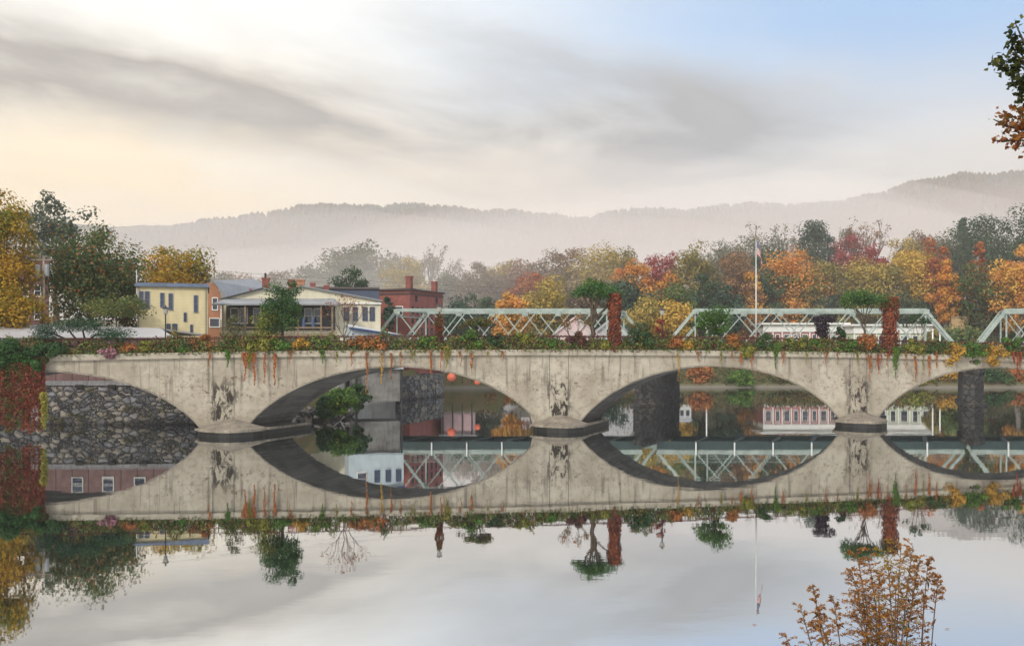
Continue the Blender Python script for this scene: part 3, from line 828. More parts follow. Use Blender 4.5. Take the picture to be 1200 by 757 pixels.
SH = [
 (128, 20, 11, leafmat('pale_pink_flower', (.42, .22, .25), (.30, .12, .16), (.06, .09, .03)), 'pale pink flowering clump right of the dark pine', .3),
 (150, 24, 13, RUSTL, 'rust red shrub right of the pale pink flowers', .0),
 (171, 26, 16, YGREEN, 'yellow green shrub left of the lone lamp post', .1),
 (207, 24, 15, GREEN, 'green shrub just right of the leftmost lamp post', .1),
 (236, 22, 22, RUSTL, 'coppery shrub below the right edge of the yellow house', .0),
 (270, 26, 18, GREEN, 'green clump spilling over the cornice above the leftmost visible pier', .25),
 (303, 34, 22, YGREEN, 'wide yellow green clump over the reddest hanging vines', .1),
 (331, 26, 18, GREEN, 'fresh green shrub below the round dark tree', .1),
 (352, 22, 17, GOLD, 'small golden shrub right of the round dark tree', .1),
 (376, 22, 20, GREEN, 'green shrub dripping over the edge left of the bare red tree', .25),
 (430, 40, 16, RUSTL, 'long rusty shrub below the white lean-to roof', .0),
 (500, 24, 18, GREEN, 'green shrub left of the ivy clad lamp column', .1),
 (552, 30, 22, GREEN, 'bright green shrub right of the ivy clad lamp column', .1),
 (583, 22, 24, DGREEN, 'dark green mound beneath the small round orange tree', .0),
 (612, 22, 20, YGREEN, 'spiky yellow green shrub midway between lamp column and flat topped tree', .0),
 (640, 26, 14, GREEN, 'low green shrub left of the flat topped tree', .0),
 (676, 24, 20, leafmat('maroon_leaf', (.09, .03, .03), (.14, .05, .035), (.05, .06, .02)), 'maroon shrub at the foot of the flat topped tree', .0),
 (703, 26, 14, YGREEN, 'pale green shrub at the foot of the tall red ivy pillar', .2),
 (750, 32, 22, DGREEN, 'dark green mound right of the tall red ivy pillar', .1),
 (790, 24, 16, RUSTL, 'brown shrub right of the lamp with the red bush', .0),
 (803, 18, 17, GOLD, 'golden shrub at the left end of the middle green truss', .1),
 (860, 22, 23, leafmat('orange_mum', (.38, .13, .03), (.30, .16, .04), (.10, .09, .02)), 'bright orange mound left of the flagpole', .0),
 (872, 18, 12, YGREEN, 'yellow green tuft over the cornice left of the flagpole', .5),
 (895, 24, 22, DGREEN, 'blue green shrub right of the flagpole', .1),
 (935, 24, 16, YGREEN, 'olive shrub right of the trailing ivy clump', .0),
 (954, 18, 16, GREEN, 'green shrub below the dark purple tree', .0),
 (990, 28, 17, GREEN, 'green shrub below the second flat topped tree', .1),
 (1015, 28, 26, RUSTL, 'rusty shrub left of the second red ivy pillar', .0),
 (1068, 26, 20, YGREEN, 'yellow green shrub right of the second red ivy pillar', .2),
 (1092, 24, 18, DGREEN, 'dark shrub at the right end of the middle green truss', .1),
 (1115, 34, 22, GOLD, 'wide golden clump hanging over the right hand arch', .75),
 (1139, 30, 26, GREEN, 'green clump between the two golden ones on the right hand arch', .55),
 (1165, 34, 24, GOLD, 'golden orange clump furthest right on the bridge edge', .75),
 (1186, 20, 24, GREEN, 'bright green shrub at the right edge of the picture', .0),
]
for i, (u, w_, h_, mt, lb, dr) in enumerate(SH):
    shrub(u, w_, h_, mt, lb, ly=.15 if dr < .3 else -.15, drop=dr, seed=i * 7)

def hanging(u, w_px, v0, v1, mat, label, name='hanging_vine', seed=0, leaf=.11, dens=1.0, ly=-.26, group='vines hanging down the bridge face', taper=.75):
    """strand of ivy hanging from the cornice down the face"""
    t = t_of_u(u, ly); p = bpt(t, ly); k = p.y / 1200
    zt = H - (v0 - VH) * k; zb = H - (v1 - VH) * k
    rng = np.random.default_rng(abs(seed + int(u) * 3) + 1); W = w_px * k; Ht = zt - zb
    root = empty(name, (p.x, p.y, zt), ANG, label, 'vine', group)
    ns = max(2, int(w_px * (.75 if taper > .5 else 1.0))); mb = MB(); A = []
    for i in range(ns):
        xx = (rng.random() - .5) * W; edge = 1 - .55 * abs(2 * xx / W) if taper > .5 else 1.0
        ln = Ht * (1.0 if i == 0 else edge * rng.uniform(.35 if taper > .5 else .48, 1.0))
        if i == 0: xx *= .3
        ph = rng.random() * 6; q = np.linspace(0, 1, 9)
        px_ = xx * (1 - .25 * q) + .045 * np.sin(q * 8 + ph); py_ = -.03 * np.sin(q * 5 + ph); pz_ = .15 - (ln + .15) * q
        mb.tube([(a, b_, c) for a, b_, c in zip(px_, py_, pz_)], [.012] * 5 + [.007] * 4, 3, cap=False)
        n = int(max(14, ln / leaf * 5.0 * dens)); qq = rng.random(n) ** .9
        wd = leaf * ((.75 - .5 * qq) if taper > .5 else (.95 - .35 * qq))
        A.append(np.stack([np.interp(qq, q, px_) + rng.normal(size=n) * wd * .6, np.interp(qq, q, py_) - np.abs(rng.normal(size=n)) * wd * .5, np.interp(qq, q, pz_)], 1))
    mb.build('stem', BARK, root)
    P = np.concatenate(A)
    leafmesh('foliage', P, rng.normal(size=P.shape) * .7 + np.array([0, -.7, .35]), leaf, mat, root, rng)
OR_V = leafmat('orange_vine', (.40, .10, .034), (.49, .175, .047), (.19, .12, .04))
HV = [
 (267, 10, 414, 430, GREEN, 'green ivy tongue above the leftmost visible pier'),
 (287, 9, 416, 447, OR_V, 'broad orange vine just right of the leftmost visible pier'),
 (292, 12, 412, 433, YGREEN, 'yellow green ivy overlapping the broad orange vine'),
 (298, 6, 416, 452, OR_V, 'long orange vine second from the leftmost visible pier'),
 (310, 3.5, 417, 448, OR_V, 'narrow orange streak vine left of the twin one'),
 (322, 5.5, 417, 452, OR_V, 'bright orange streak vine right of the narrow one'),
 (378, 7, 412, 427, GREEN, 'short green ivy tongue left of the left main arch crown'),
 (430, 4, 416, 462, RUSTL, 'long thin rusty strand dangling across the left main arch opening'),
 (447, 3.5, 416, 450, GOLD, 'thin yellowish strand over the left main arch crown'),
 (458, 4, 416, 445, RUSTL, 'short rusty strand right of the thin yellowish one'),
 (505, 5, 414, 437, OR_V, 'sparse orange strand over the left main arch'),
 (524, 10, 408, 432, YGREEN, 'ragged yellow green vine below the ivy clad lamp column'),
 (553, 5, 416, 438, RUSTL, 'brown strand right of the ragged yellow green vine'),
 (795, 3, 416, 447, GOLD, 'thin yellow strand left over the middle arch crown'),
 (868, 4, 416, 431, OR_V, 'short orange strand over the middle arch crown'),
 (881, 4, 416, 434, OR_V, 'orange strand left of the large trailing ivy'),
 (908, 16, 404, 432, GREEN, 'large green trailing ivy clump over the right haunch of the middle arch'),
 (1019, 6, 418, 447, OR_V, 'orange vine above the rightmost visible pier'),
 (1030, 8, 417, 438, REDL, 'short red vine right of the rightmost visible pier'),
 (1049, 12, 408, 443, GREEN, 'pointed green ivy tongue over the left haunch of the right arch'),
 (1073, 4, 419, 447, OR_V, 'slim orange vine right of the pointed green ivy tongue'),
 (1088, 6, 419, 441, OR_V, 'orange vine pair left of the golden clumps'),
 (1192, 14, 414, 440, REDL, 'red vine curtain near the right edge of the picture'),
]
for i, (u, w_, a, b_, mt, lb) in enumerate(HV): hanging(u, w_, a, b_, mt, lb, seed=i * 5 + 1, dens=1.5 if w_ > 8 else 1.1)
for i, (u, v1_) in enumerate(((245, 427), (340, 425), (395, 424), (412, 427), (470, 428), (484, 423), (517, 430), (540, 427), (571, 424), (590, 421), (818, 423), (845, 426), (858, 421), (918, 428), (945, 424), (968, 429), (982, 425), (1005, 427), (1040, 428), (1062, 430), (1082, 432), (1098, 430))):
    hanging(u, 3 + (i * 7) % 4, 414, v1_ + 2, (OR_V, RUSTL, YGREEN)[i % 3], 'short dry wisp of vine hanging from the cornice of the concrete bridge', 'vine_wisp', i + 300, .09, .9, group='short dry vine wisps under the cornice')
# the big red curtain and green mound at the left end
RC = leafmat('red_curtain_leaf', (.18, .035, .025), (.26, .075, .03), (.09, .10, .02), .25, .8)
for i, (u, w_, a, b_, mt, lb) in enumerate([
 (47, 13, 421, 506, RC, 'tall red creeper curtain nearest the left arch opening'),
 (33, 18, 428, 509, RC, 'red creeper curtain second from the left arch opening'),
 (14, 22, 428, 507, leafmat('red_green_creeper', (.17, .04, .025), (.07, .10, .02), (.22, .07, .03), .25, 1.2), 'red and green creeper curtain third from the left arch opening'),
 (-8, 24, 428, 507, RC, 'red creeper curtain at the left edge of the picture'),
 (52, 7, 462, 503, YGREEN, 'yellow green creeper tip under the tall red curtain')]):
    hanging(u, w_, a, b_, mt, lb, 'creeper_curtain', i + 40, .165, 2.0, -.45 - .07 * i, 'red creeper curtains at the left end of the bridge', .25)
for i, (u, w_, h_, dr, mt, lb) in enumerate([
 (10, 50, 50, 1.9, leafmat('grass_mound', (.02, .07, .015), (.045, .13, .02), (.03, .09, .015)), 'large bright green grassy mound at the left edge of the bridge'),
 (40, 30, 34, 1.2, leafmat('grass_mound2', (.018, .06, .015), (.04, .11, .02), (.03, .08, .015)), 'green grassy mound above the red creeper curtain'),
 (64, 26, 17, .0, DGREEN, 'low dark shrub left of the twisted pine trunk')]):
    shrub(u, w_, h_, mt, lb, 'shrub', -.25, 'grassy_mound', dr, i + 90, .17, 330 if w_ > 28 else 120, 'mounds at the left end of the bridge')

# ------------------------------------------------------------------ trees, pillars, lamps and the flag on the deck
def on_deck(u, ly=.9):
    t = t_of_u(u, ly); p = bpt(t, ly); return Vector((p.x, p.y, ccz(t) + .35)), p.y / 1200
def deck_tree(u, vtop, w_px, kind, mat, label, ly=.9, seed=0, n=34, per=70, leaf=.15, lean=0.0, cat='tree', name='garden_tree', **kw):
    p, k = on_deck(u, ly); h = H - (vtop - VH) * k - p.z
    return tree(name, p, w_px * k, h, kind, mat, label, cat, 'small trees growing on the bridge', seed, n, per, leaf, lean=lean * k, **kw)
deck_tree(331, 329, 56, 'round', leafmat('dense_dark_green', (.025, .075, .02), (.05, .12, .025), (.08, .14, .025)), 'dense round dark green tree on the bridge in front of the porch house', seed=3, n=60, per=110, trunk_r=.14)
deck_tree(314, 361, 46, 'round', YGREEN, 'feathery yellow bush beneath the dense round dark green tree', seed=8, n=30, per=50, cat='shrub', name='garden_shrub', trunk_r=.06)
deck_tree(276, 367, 36, 'bush', leafmat('grey_willow', (.09, .10, .045), (.15, .15, .07), (.2, .16, .06)), 'wispy pale olive bush left of the feathery yellow bush', seed=9, n=24, per=40, cat='shrub', name='garden_shrub', trunk_r=.05)
deck_tree(403, 341, 50, 'bare', leafmat('sparse_red', (.24, .07, .03), (.18, .08, .05), (.3, .13, .05)), 'nearly bare small tree with sparse reddish leaves in front of the cream wing', seed=12, per=2, leaf=.15, trunk_r=.06)
deck_tree(560, 374, 44, 'umbrella', leafmat('bronze_green', (.05, .085, .02), (.16, .08, .025), (.09, .12, .02)), 'small bronze green tree with flat tiers right of the ivy clad lamp column', seed=15, n=22, per=60, trunk_r=.06)
deck_tree(671, 366, 38, 'bare', leafmat('sparse_orange', (.28, .12, .04), (.10, .10, .03), (.3, .16, .04)), 'thin open tree with sparse orange leaves left of the tall flat topped tree', seed=18, per=3, leaf=.15, trunk_r=.05)
deck_tree(693, 330, 72, 'umbrella', leafmat('cedar_green', (0.028, 0.085, 0.022), (0.062, 0.155, 0.031), (0.109, 0.202, 0.031)), 'tall flat topped dark green tree with a leaning trunk beside the first red ivy pillar', seed=21, n=44, per=90, lean=5, trunk_r=.20)
deck_tree(752, 374, 34, 'round', leafmat('autumn_shrub', (.06, .09, .02), (.26, .13, .03), (.1, .12, .02)), 'green and orange bush between the first red ivy pillar and the lamp', seed=24, n=22, per=60, cat='shrub', name='garden_shrub', trunk_r=.05)
deck_tree(772, 371, 20, 'round', REDL, 'small red bush beside the lamp post right of the first ivy pillar', seed=26, n=16, per=40, cat='shrub', name='garden_shrub', trunk_r=.04)
deck_tree(837, 354, 42, 'round', leafmat('lime_green', (.03, .09, .015), (.065, .15, .02), (.10, .18, .02)), 'bright green round tree in front of the left end of the middle truss', seed=28, n=40, per=90, trunk_r=.09)
deck_tree(965, 362, 27, 'round', PURP, 'small dark purple tree in front of the white riverside building', seed=31, n=30, per=80, trunk_r=.07)
deck_tree(984, 380, 17, 'round', DGREEN, 'little green round bush between the purple tree and the flat topped tree', seed=33, n=18, per=60, cat='shrub', name='garden_shrub', trunk_r=.05)
deck_tree(1010, 342, 74, 'umbrella', leafmat('cedar_green2', (0.028, 0.085, 0.022), (0.070, 0.155, 0.031), (0.139, 0.217, 0.031)), 'flat topped dark green tree with thin trunk beside the second red ivy pillar', seed=36, n=46, per=90, lean=4, trunk_r=.11)
deck_tree(1077, 365, 20, 'bare', DGREEN, 'spindly open green sapling right of the second red ivy pillar', seed=41, per=3, leaf=.17, trunk_r=.04)

# the contorted pine at the left end
def bonsai():
    p, k = on_deck(88, .5)
    p.z = H - (414 - VH) * k
    root = empty('twisted_pine', p, 0, 'spreading dark green pine with a twisted black trunk at the left end of the bridge', 'tree', 'small trees growing on the bridge')
    mb = MB(); pads = []
    arms = [((-.1, 0, .2), (-.5, .1, .9), (-1.4, 0, 1.35), (-2.4, .1, 1.55)), ((0, 0, .2), (.3, -.1, .8), (-.2, -.2, 1.4), (-.5, -.1, 1.95)), ((0, 0, .3), (.7, 0, .75), (1.3, .2, 1.25), (2.1, .2, 1.3)),
            ((.1, 0, .2), (.6, .2, 1.0), (.5, .1, 1.6), (.9, 0, 1.9)), ((.3, 0, .6), (1.4, -.2, .8), (2.3, -.2, 1.1), (3.0, 0, 1.15)), ((-.2, 0, .5), (-1.0, -.2, .8), (-1.8, -.2, .9), (-2.3, -.2, 1.0))]
    mb.tube([(.05, 0, -.2), (-.05, 0, .3), (.1, 0, .7)], [.2, .17, .12], 7)
    for a in arms:
        mb.tube(a, [.12, .09, .06, .03], 6); pads += [a[3], tuple(Vector(a[2]).lerp(Vector(a[3]), .3) + Vector((0, 0, .25))), tuple(Vector(a[3]) + Vector((.5, -.2, .25)))]
    mb.build('trunk', bark('dark_bark', (.05, .04, .035)), root, True)
    rng = np.random.default_rng(77); C = np.array(pads)
    P, Q = clump_leaves(C, np.full(len(C), .98), 420, rng, flat=.42)
    leafmesh('crown', P, Q + np.array([0, 0, .5]), .13, leafmat('pine_needle', (.016, .055, .028), (.032, .09, .04), (.05, .11, .04)), root, rng, .35)
bonsai()

def ivy_pillar(u, vtop, vbot, w_px, label, seed):
    p, k = on_deck(u, .25); h = H - (vtop - VH) * k - p.z
    root = empty('ivy_pillar', p, ANG, label, 'pillar', 'red ivy pillars on the bridge')
    MB().b2(-.26, .26, -.26, .26, -.2, h - .1).build('post', paint('post_wood', (.07, .04, .03)), root)
    rng = np.random.default_rng(seed); n = 4400
    a = rng.random(n) * 6.283; z = rng.random(n) * h
    rr_ = .84 * w_px * k / 2 * (.60 + .20 * np.sin(z * 2.3 + a * 2) + .12 * np.sin(z * 6.1 - a * 3) + .50 * rng.random(n) ** 1.5)
    P = np.stack([rr_ * np.cos(a), rr_ * np.sin(a), z - .02 * h], 1)
    Q = np.stack([np.cos(a), np.sin(a), np.full(n, .2)], 1) + rng.normal(size=(n, 3)) * .5
    leafmesh('ivy', P, Q, .16, leafmat('pillar_ivy', (.15, .032, .022), (.33, .09, .035), (.08, .05, .02), .25, 1.6), root, rng)
ivy_pillar(720, 343, 405, 17, 'tall pillar wrapped in red ivy beside the leaning flat topped tree', 3)
ivy_pillar(1043, 347, 398, 21, 'broad pillar wrapped in red ivy right of the thin trunked flat topped tree', 5)

def lamp(u, vtop, label, clad=False, ly=.5):
    p, k = on_deck(u, ly); h = H - (vtop - VH) * k - p.z
    root = empty('street_lamp', p, 0, label, 'street lamp', 'lamp posts on the bridge')
    MB().lathe([(.14, -.1), (.14, .25), (.075, .4), (.05, .6), (.045, h - .62), (.075, h - .58)], n=10).build('post', DARK, root, True)
    lan = MB().lathe([(.08, h - .58), (.16, h - .50), (.21, h - .20), (.20, h - .18)], n=8).build('lantern', paint('lamp_glass', (.30, .29, .25), .25), root)
    MB().lathe([(.25, h - .18), (.21, h - .10), (.07, h - .02), (.03, h + .06), (.012, h + .12)], n=8).build('cap', DARK, root)
    if clad:
        rng = np.random.default_rng(8); n = 1500; a = rng.random(n) * 6.283; z = rng.random(n) ** .9 * (h - .7)
        rr_ = .34 * (.8 + .2 * np.sin(z * 4)) * (.7 + .4 * rng.random(n)) * np.where(z > h - 1.3, .75, 1)
        leafmesh('ivy', np.stack([rr_ * np.cos(a), rr_ * np.sin(a), z], 1), rng.normal(size=(n, 3)), .14, leafmat('column_ivy', (.20, .05, .025), (.06, .09, .02), (.25, .08, .03), .25, .9), root, rng)
lamp(194, 359, 'dark lamp post with lantern in front of the yellow house')
lamp(515, 357, 'lamp post clad in red and green ivy in front of the left truss', True)
lamp(776, 361, 'dark lamp post beside the small red bush')

def flag():
    p, k = on_deck(886, 1.0); top = H - (281 - VH) * k - p.z
    root = empty('flagpole', p, 0, 'slender white flagpole rising from the bridge', 'flagpole')
    MB().tube([(0, 0, -.2), (0, 0, top * .5), (0, 0, top)], [.075, .055, .03], 10).build('pole', paint('pole_grey_white', (.52, .52, .51), .5), root, True)
    MB().lathe([(.01, top), (.075, top + .05), (.075, top + .09), (.01, top + .15)], n=10).build('finial', paint('gilt', (.5, .36, .1), .3, metal=.8), root, True)
    # limp flag: folded sheet with red and white stripes and a blue canton
    fr = empty('flag', p + Vector((.06, 0, top - .05)), 0, 'limp red white and blue striped flag hanging at the top of the white flagpole', 'flag')
    m, N = newmat('flag_cloth'); t = N.n('ShaderNodeUVMap'); U, V_, _ = N.xyz(t.outputs[0])
    st = N.m('LESS_THAN', N.m('FRACT', N.m('MULTIPLY', V_, 6.5)), .5)
    col = N.mix(st, (.62, .60, .58), (.34, .025, .035))
    can = N.m('MULTIPLY', N.m('LESS_THAN', U, .42), N.m('GREATER_THAN', V_, .46))
    sx = N.m('SUBTRACT', N.m('FRACT', N.m('MULTIPLY', U, 14.3)), .5); sy = N.m('SUBTRACT', N.m('FRACT', N.m('MULTIPLY', V_, 11)), .5)
    star = N.m('LESS_THAN', N.m('ADD', N.m('MULTIPLY', sx, sx), N.m('MULTIPLY', sy, sy)), .05)
    col = N.mix(can, col, N.mix(star, (.02, .03, .11), (.7, .7, .7)))
    finish(N, col, .8)
    L, HT = 1.9, 1.15; nu, nv = 26, 14; vs = []; uv = []; fs = []
    for j in range(nv + 1):
        for i in range(nu + 1):
            a = i / nu; b = j / nv
            # cloth droops: the fly falls almost straight down in folds
            x_ = .46 * (1 - math.exp(-2.6 * a)) * (1 - .25 * b) + .035 * math.sin(a * 15) * a
            y_ = .11 * math.sin(a * 13 + b * 2.2) * min(1, a * 3)
            z_ = -(1 - b) * HT * (1 - .05 * a) - L * (a ** 1.25) * .62
            vs.append((x_, y_, z_)); uv.append((a, b))
    fs = [(j * (nu + 1) + i, j * (nu + 1) + i + 1, (j + 1) * (nu + 1) + i + 1, (j + 1) * (nu + 1) + i) for j in range(nv) for i in range(nu)]
    me = D.meshes.new('cloth'); me.from_pydata(vs, [], fs); me.update()
    ul = me.uv_layers.new(name='UVMap')
    for lp in me.loops: ul.data[lp.index].uv = uv[lp.vertex_index]
    me.polygons.foreach_set('use_smooth', [True] * len(me.polygons))
    o = link_mesh('cloth', me, m, fr)
    so_ = o.modifiers.new('thickness', 'SOLIDIFY'); so_.thickness = .006
flag()

# ------------------------------------------------------------------ green iron truss bridge behind
YI, WI, SKI = 116.0, 7.0, 2.7
ZB, ZT = 5.45, 10.6
def iron():
    root = empty('iron_truss_bridge', (17, YI, 4), 0, 'pale green iron truss road bridge of three spans behind the concrete arches', 'bridge')
    off = Vector((-17, -YI, -4))
    def pt(x_, far, z_): return Vector((x_ + (SKI if far else 0), YI + (WI if far else 0), z_)) + off
    spans = [(-17.0, 14.7, 8), (16.4, 51.2, 8), (52.0, 84.0, 8)]
    for (x0, x1, n) in spans:
        dx = (x1 - x0) / n
        X = [x0 + dx * i for i in range(n + 1)]
        for far in (0, 1):
            tb = MB()
            tb.beam(pt(X[1] - .1, far, ZT), pt(X[n - 1] + .1, far, ZT), .30, .36)
            tb.beam(pt(X[0], far, ZB), pt(X[n], far, ZB), .34, .5)
            tb.beam(pt(X[0], far, ZB), pt(X[1], far, ZT), .28, .32); tb.beam(pt(X[n], far, ZB), pt(X[n - 1], far, ZT), .28, .32)
            t_ = tb.build('truss', GREENSTEEL, root)
            for i in range(1, n - 1):
                for a, b_ in ((i, i + 1), (i + 1, i)):
                    MB().beam(pt(X[a], far, ZT - .1) + Vector((0, .06 if a < b_ else -.06, 0)), pt(X[b_], far, ZB) + Vector((0, .06 if a < b_ else -.06, 0)), .07, .12).build('diagonal', GREENSTEEL, t_)
            for i in (1, n - 1):
                MB().beam(pt(X[i], far, ZB), pt(X[i], far, ZT), .12, .16).build('hanger', GREENSTEEL, t_)
            gp = MB()
            for i in range(1, n): gp.box(tuple(pt(X[i], far, ZT - .18) + Vector((0, -.21, 0))), (.7, .03, .55))
            gp.build('gusset_plate', GREENSTEEL, t_)
        for i in (1, n - 1):
            lb = MB()
            lb.beam(pt(X[i], 0, ZT), pt(X[i], 1, ZT), .2, .3)
            lb.beam(pt(X[i], 0, ZT - .7), pt(X[i], 1, ZT - .7), .12, .16)
            for q in (.2, .5, .8):
                a = pt(X[i], 0, ZT).lerp(pt(X[i], 1, ZT), q - .1); b_ = pt(X[i], 0, ZT - .7).lerp(pt(X[i], 1, ZT - .7), q + .1); lb.beam(a, b_, .08, .08)
            lb.build('portal_strut', GREENSTEEL, root)
        db = MB()
        for far in (0, 1): db.beam(pt(x0, far, ZB - .75) + Vector((0, -.2 if not far else .2, 0)), pt(x1, far, ZB - .75) + Vector((0, -.2 if not far else .2, 0)), .3, .95)
        db.slab([pt(x0, 0, ZB - .35), pt(x1, 0, ZB - .35), pt(x1, 1, ZB - .35), pt(x0, 1, ZB - .35)], .25)
        for i in range(n + 1): db.beam(pt(X[i], 0, ZB - 1.0), pt(X[i], 1, ZB - 1.0), .25, .5)
        db.build('deck_girder', GIRDER, root)
        rl = MB()
        for q in (.5, .85, 1.15): rl.beam(pt(x0, 0, ZB + q) + Vector((0, .5, 0)), pt(x1, 0, ZB + q) + Vector((0, .5, 0)), .05, .05)
        rl.build('road_railing', GREENSTEEL, root)
        br = MB()
        for i in range(1, n): br.b2(pt(X[i], 0, 0).x - .07, pt(X[i], 0, 0).x + .07, -.55, -.42, 4.35 - 4, ZB - 4 + .4)
        br.build('bracket_post', WHITE, root)
    stone = RUBBLED
    for xc in (14.2, 50.0):
        pb = MB()
        hw, y0, L_ = 1.05, -5.6, 13.0; sk = SKI / WI
        def ring(g_, z_):
            return [(xc + a + (b_ - 0) * sk - 17 + 2.0, b_, z_ - 4) for a, b_ in ((-hw - g_, y0 + 1.2 - g_), (0, y0 - .3 - g_ * 1.3), (hw + g_, y0 + 1.2 - g_), (hw + g_, y0 + L_ + g_), (-hw - g_, y0 + L_ + g_))]
        levels = [(.45, -1.5), (.45, .25), (.12, .35), (.02, 3.6), (.22, 3.65), (.22, 4.15)]
        vs = []; fs = []
        for g_, z_ in levels: vs += ring(g_, z_)
        for i in range(len(levels) - 1): fs += [(i * 5 + q, i * 5 + (q + 1) % 5, (i + 1) * 5 + (q + 1) % 5, (i + 1) * 5 + q) for q in range(5)]
        fs.append(tuple((len(levels) - 1) * 5 + q for q in range(5)))
        pb.add(vs, fs); pb.build('stone_pier', stone, root)
iron()
for (u, v0, v1_, lb) in ((529, 437, 447, 'orange ball lantern hanging under the left end of the iron bridge'), (559.5, 444, 451, 'red ball lantern hanging lower right of the orange one')):
    Y = 114.6; k = Y / 1200; r = (v1_ - v0) / 2 * k; zc = H - ((v0 + v1_) / 2 - VH) * k
    root = empty('ball_lantern', (wx(u, Y), Y, zc), 0, lb, 'lantern', 'ball lanterns under the iron bridge')
    MB().lathe([(r * math.sin(math.pi * i / 12) + .01, -r * math.cos(math.pi * i / 12)) for i in range(13)], n=18).build('globe', paint('lantern_orange', (.58, .13, .07), .6, .25), root, True)
    MB().tube([(0, 0, r), (0, 0, 4.4 - zc)], .02, 5).build('cord', DARK, root)

# ------------------------------------------------------------------ buildings
class House:
    """local frame: x along the front, y away from the viewer, z up from the base"""
    def __init__(self, name, loc, rz, label, cat='house', group=None):
        self.r = empty(name, loc, rz, label, cat, group)
    def wall(self, x0, x1, y0, y1, z0, z1, mat, name='wall'):
        return MB().b2(x0, x1, y0, y1, z0, z1).build(name, mat, self.r)
    def poly(self, pts, y0, y1, mat, name='wall'):
        n = len(pts); mb = MB()
        mb.add([(p[0], y0, p[1]) for p in pts] + [(p[0], y1, p[1]) for p in pts], [tuple(range(n)), tuple(range(2 * n - 1, n - 1, -1))] + [((i + 1) % n, i, n + i, n + (i + 1) % n) for i in range(n)])
        return mb.build(name, mat, self.r)
    def window(self, c, w_, h_, face='f', frame=None, pos=0.0, sash=True, t=.09):
        """face f: front wall at y=pos; r: right wall at x=pos; l: left wall"""
        fr = frame or WHITE; mb = MB(); pm = MB()
        def bx(m, a0, a1, z0, z1, d0, d1):
            if face == 'f': m.b2(a0, a1, pos - d1, pos - d0, z0, z1)
            elif face == 'r': m.b2(pos + d0, pos + d1, a0, a1, z0, z1)
            else: m.b2(pos - d1, pos - d0, a0, a1, z0, z1)
        x0, x1, z0, z1 = c[0] - w_ / 2, c[0] + w_ / 2, c[1] - h_ / 2, c[1] + h_ / 2
        bx(mb, x0 - t, x0, z0 - t, z1 + t, .0, .07); bx(mb, x1, x1 + t, z0 - t, z1 + t, .0, .07)
        bx(mb, x0, x1, z1, z1 + t * 1.3, .0, .075); bx(mb, x0 - t, x1 + t, z0 - t * 1.4, z0, .0, .11)
        if sash: bx(mb, x0, x1, c[1] - .025, c[1] + .025, .012, .04)
        f = mb.build('window', fr, self.r)
        bx(pm, x0, x1, z0, z1, .004, .015)
        pm.build('pane', GLASS, f)
        return f
    def part(self, name, mb, mat, parent=None): return mb.build(name, mat, parent or self.r)
    def chimney(self, x_, y_, z0, z1, w_=.7, mat=None, pots=1):
        mb = MB(); mb.b2(x_ - w_ / 2, x_ + w_ / 2, y_ - w_ / 2, y_ + w_ / 2, z0, z1 - .18); mb.b2(x_ - w_ / 2 - .07, x_ + w_ / 2 + .07, y_ - w_ / 2 - .07, y_ + w_ / 2 + .07, z1 - .18, z1)
        c = mb.build('chimney', mat or BRICKR, self.r)
        return c

class Q:
    """maps photo columns and rows on a turned front wall to its local x and z"""
    def __init__(self, u0, Y, deg, zb):
        self.Y, self.a, self.zb = Y, R(deg), zb; self.x0 = wx(u0, Y); self.loc = (self.x0, Y, zb)
    def x(self, u):
        q = (u - 600) / 1200; return (q * self.Y - self.x0) / (math.cos(self.a) - q * math.sin(self.a))
    def z(self, v, u=None):
        d = self.Y + (self.x(u) * math.sin(self.a) if u is not None else 0); return wz(v, d) - self.zb

# yellow flat-roofed house
q = Q(161, 97, 16.6, 3); k = 97 / 1200
h = House('yellow_house', q.loc, q.a, 'pale yellow flat roofed clapboard house with narrow blue trimmed windows')
W_ = q.x(243.5); T_ = q.z(332)
h.wall(0, W_, 0, 10, 0, T_ - .3, siding('yellow_siding', (.66, .57, .34), .14))
h.part('cornice', MB().b2(-.25, W_ + .15, -.3, 10.2, T_ - .3, T_ - .08).b2(-.15, W_ + .1, -.2, 10.1, T_ - .08, T_ + .06), paint('slate_blue_trim', (.13, .17, .25)))
for (ua, ub, va, vb) in ((163.6, 167.6, 341.5, 361), (170.3, 174.8, 341.5, 361), (188.2, 192, 343.5, 359.5), (198, 202.2, 344, 363), (227.5, 231.5, 346, 366), (216, 218, 367, 376), (195.8, 199.2, 380, 387.5), (202.3, 207.2, 380, 387.5), (223.6, 225.3, 381, 389)):
    big = vb - va > 12; um = (ua + ub) / 2
    h.window((q.x(um), q.z((va + vb) / 2, um)), (ub - ua) * k * .8, (vb - va) * k * .92, 'f', paint('blue_trim', (.10, .13, .24)) if big else NAVY, 0.0, big, .07)
h.part('vent_pipe', MB().tube([(-.1, .5, T_ - 1), (-.1, .5, T_ + 1.3)], .05, 6), WHITE)

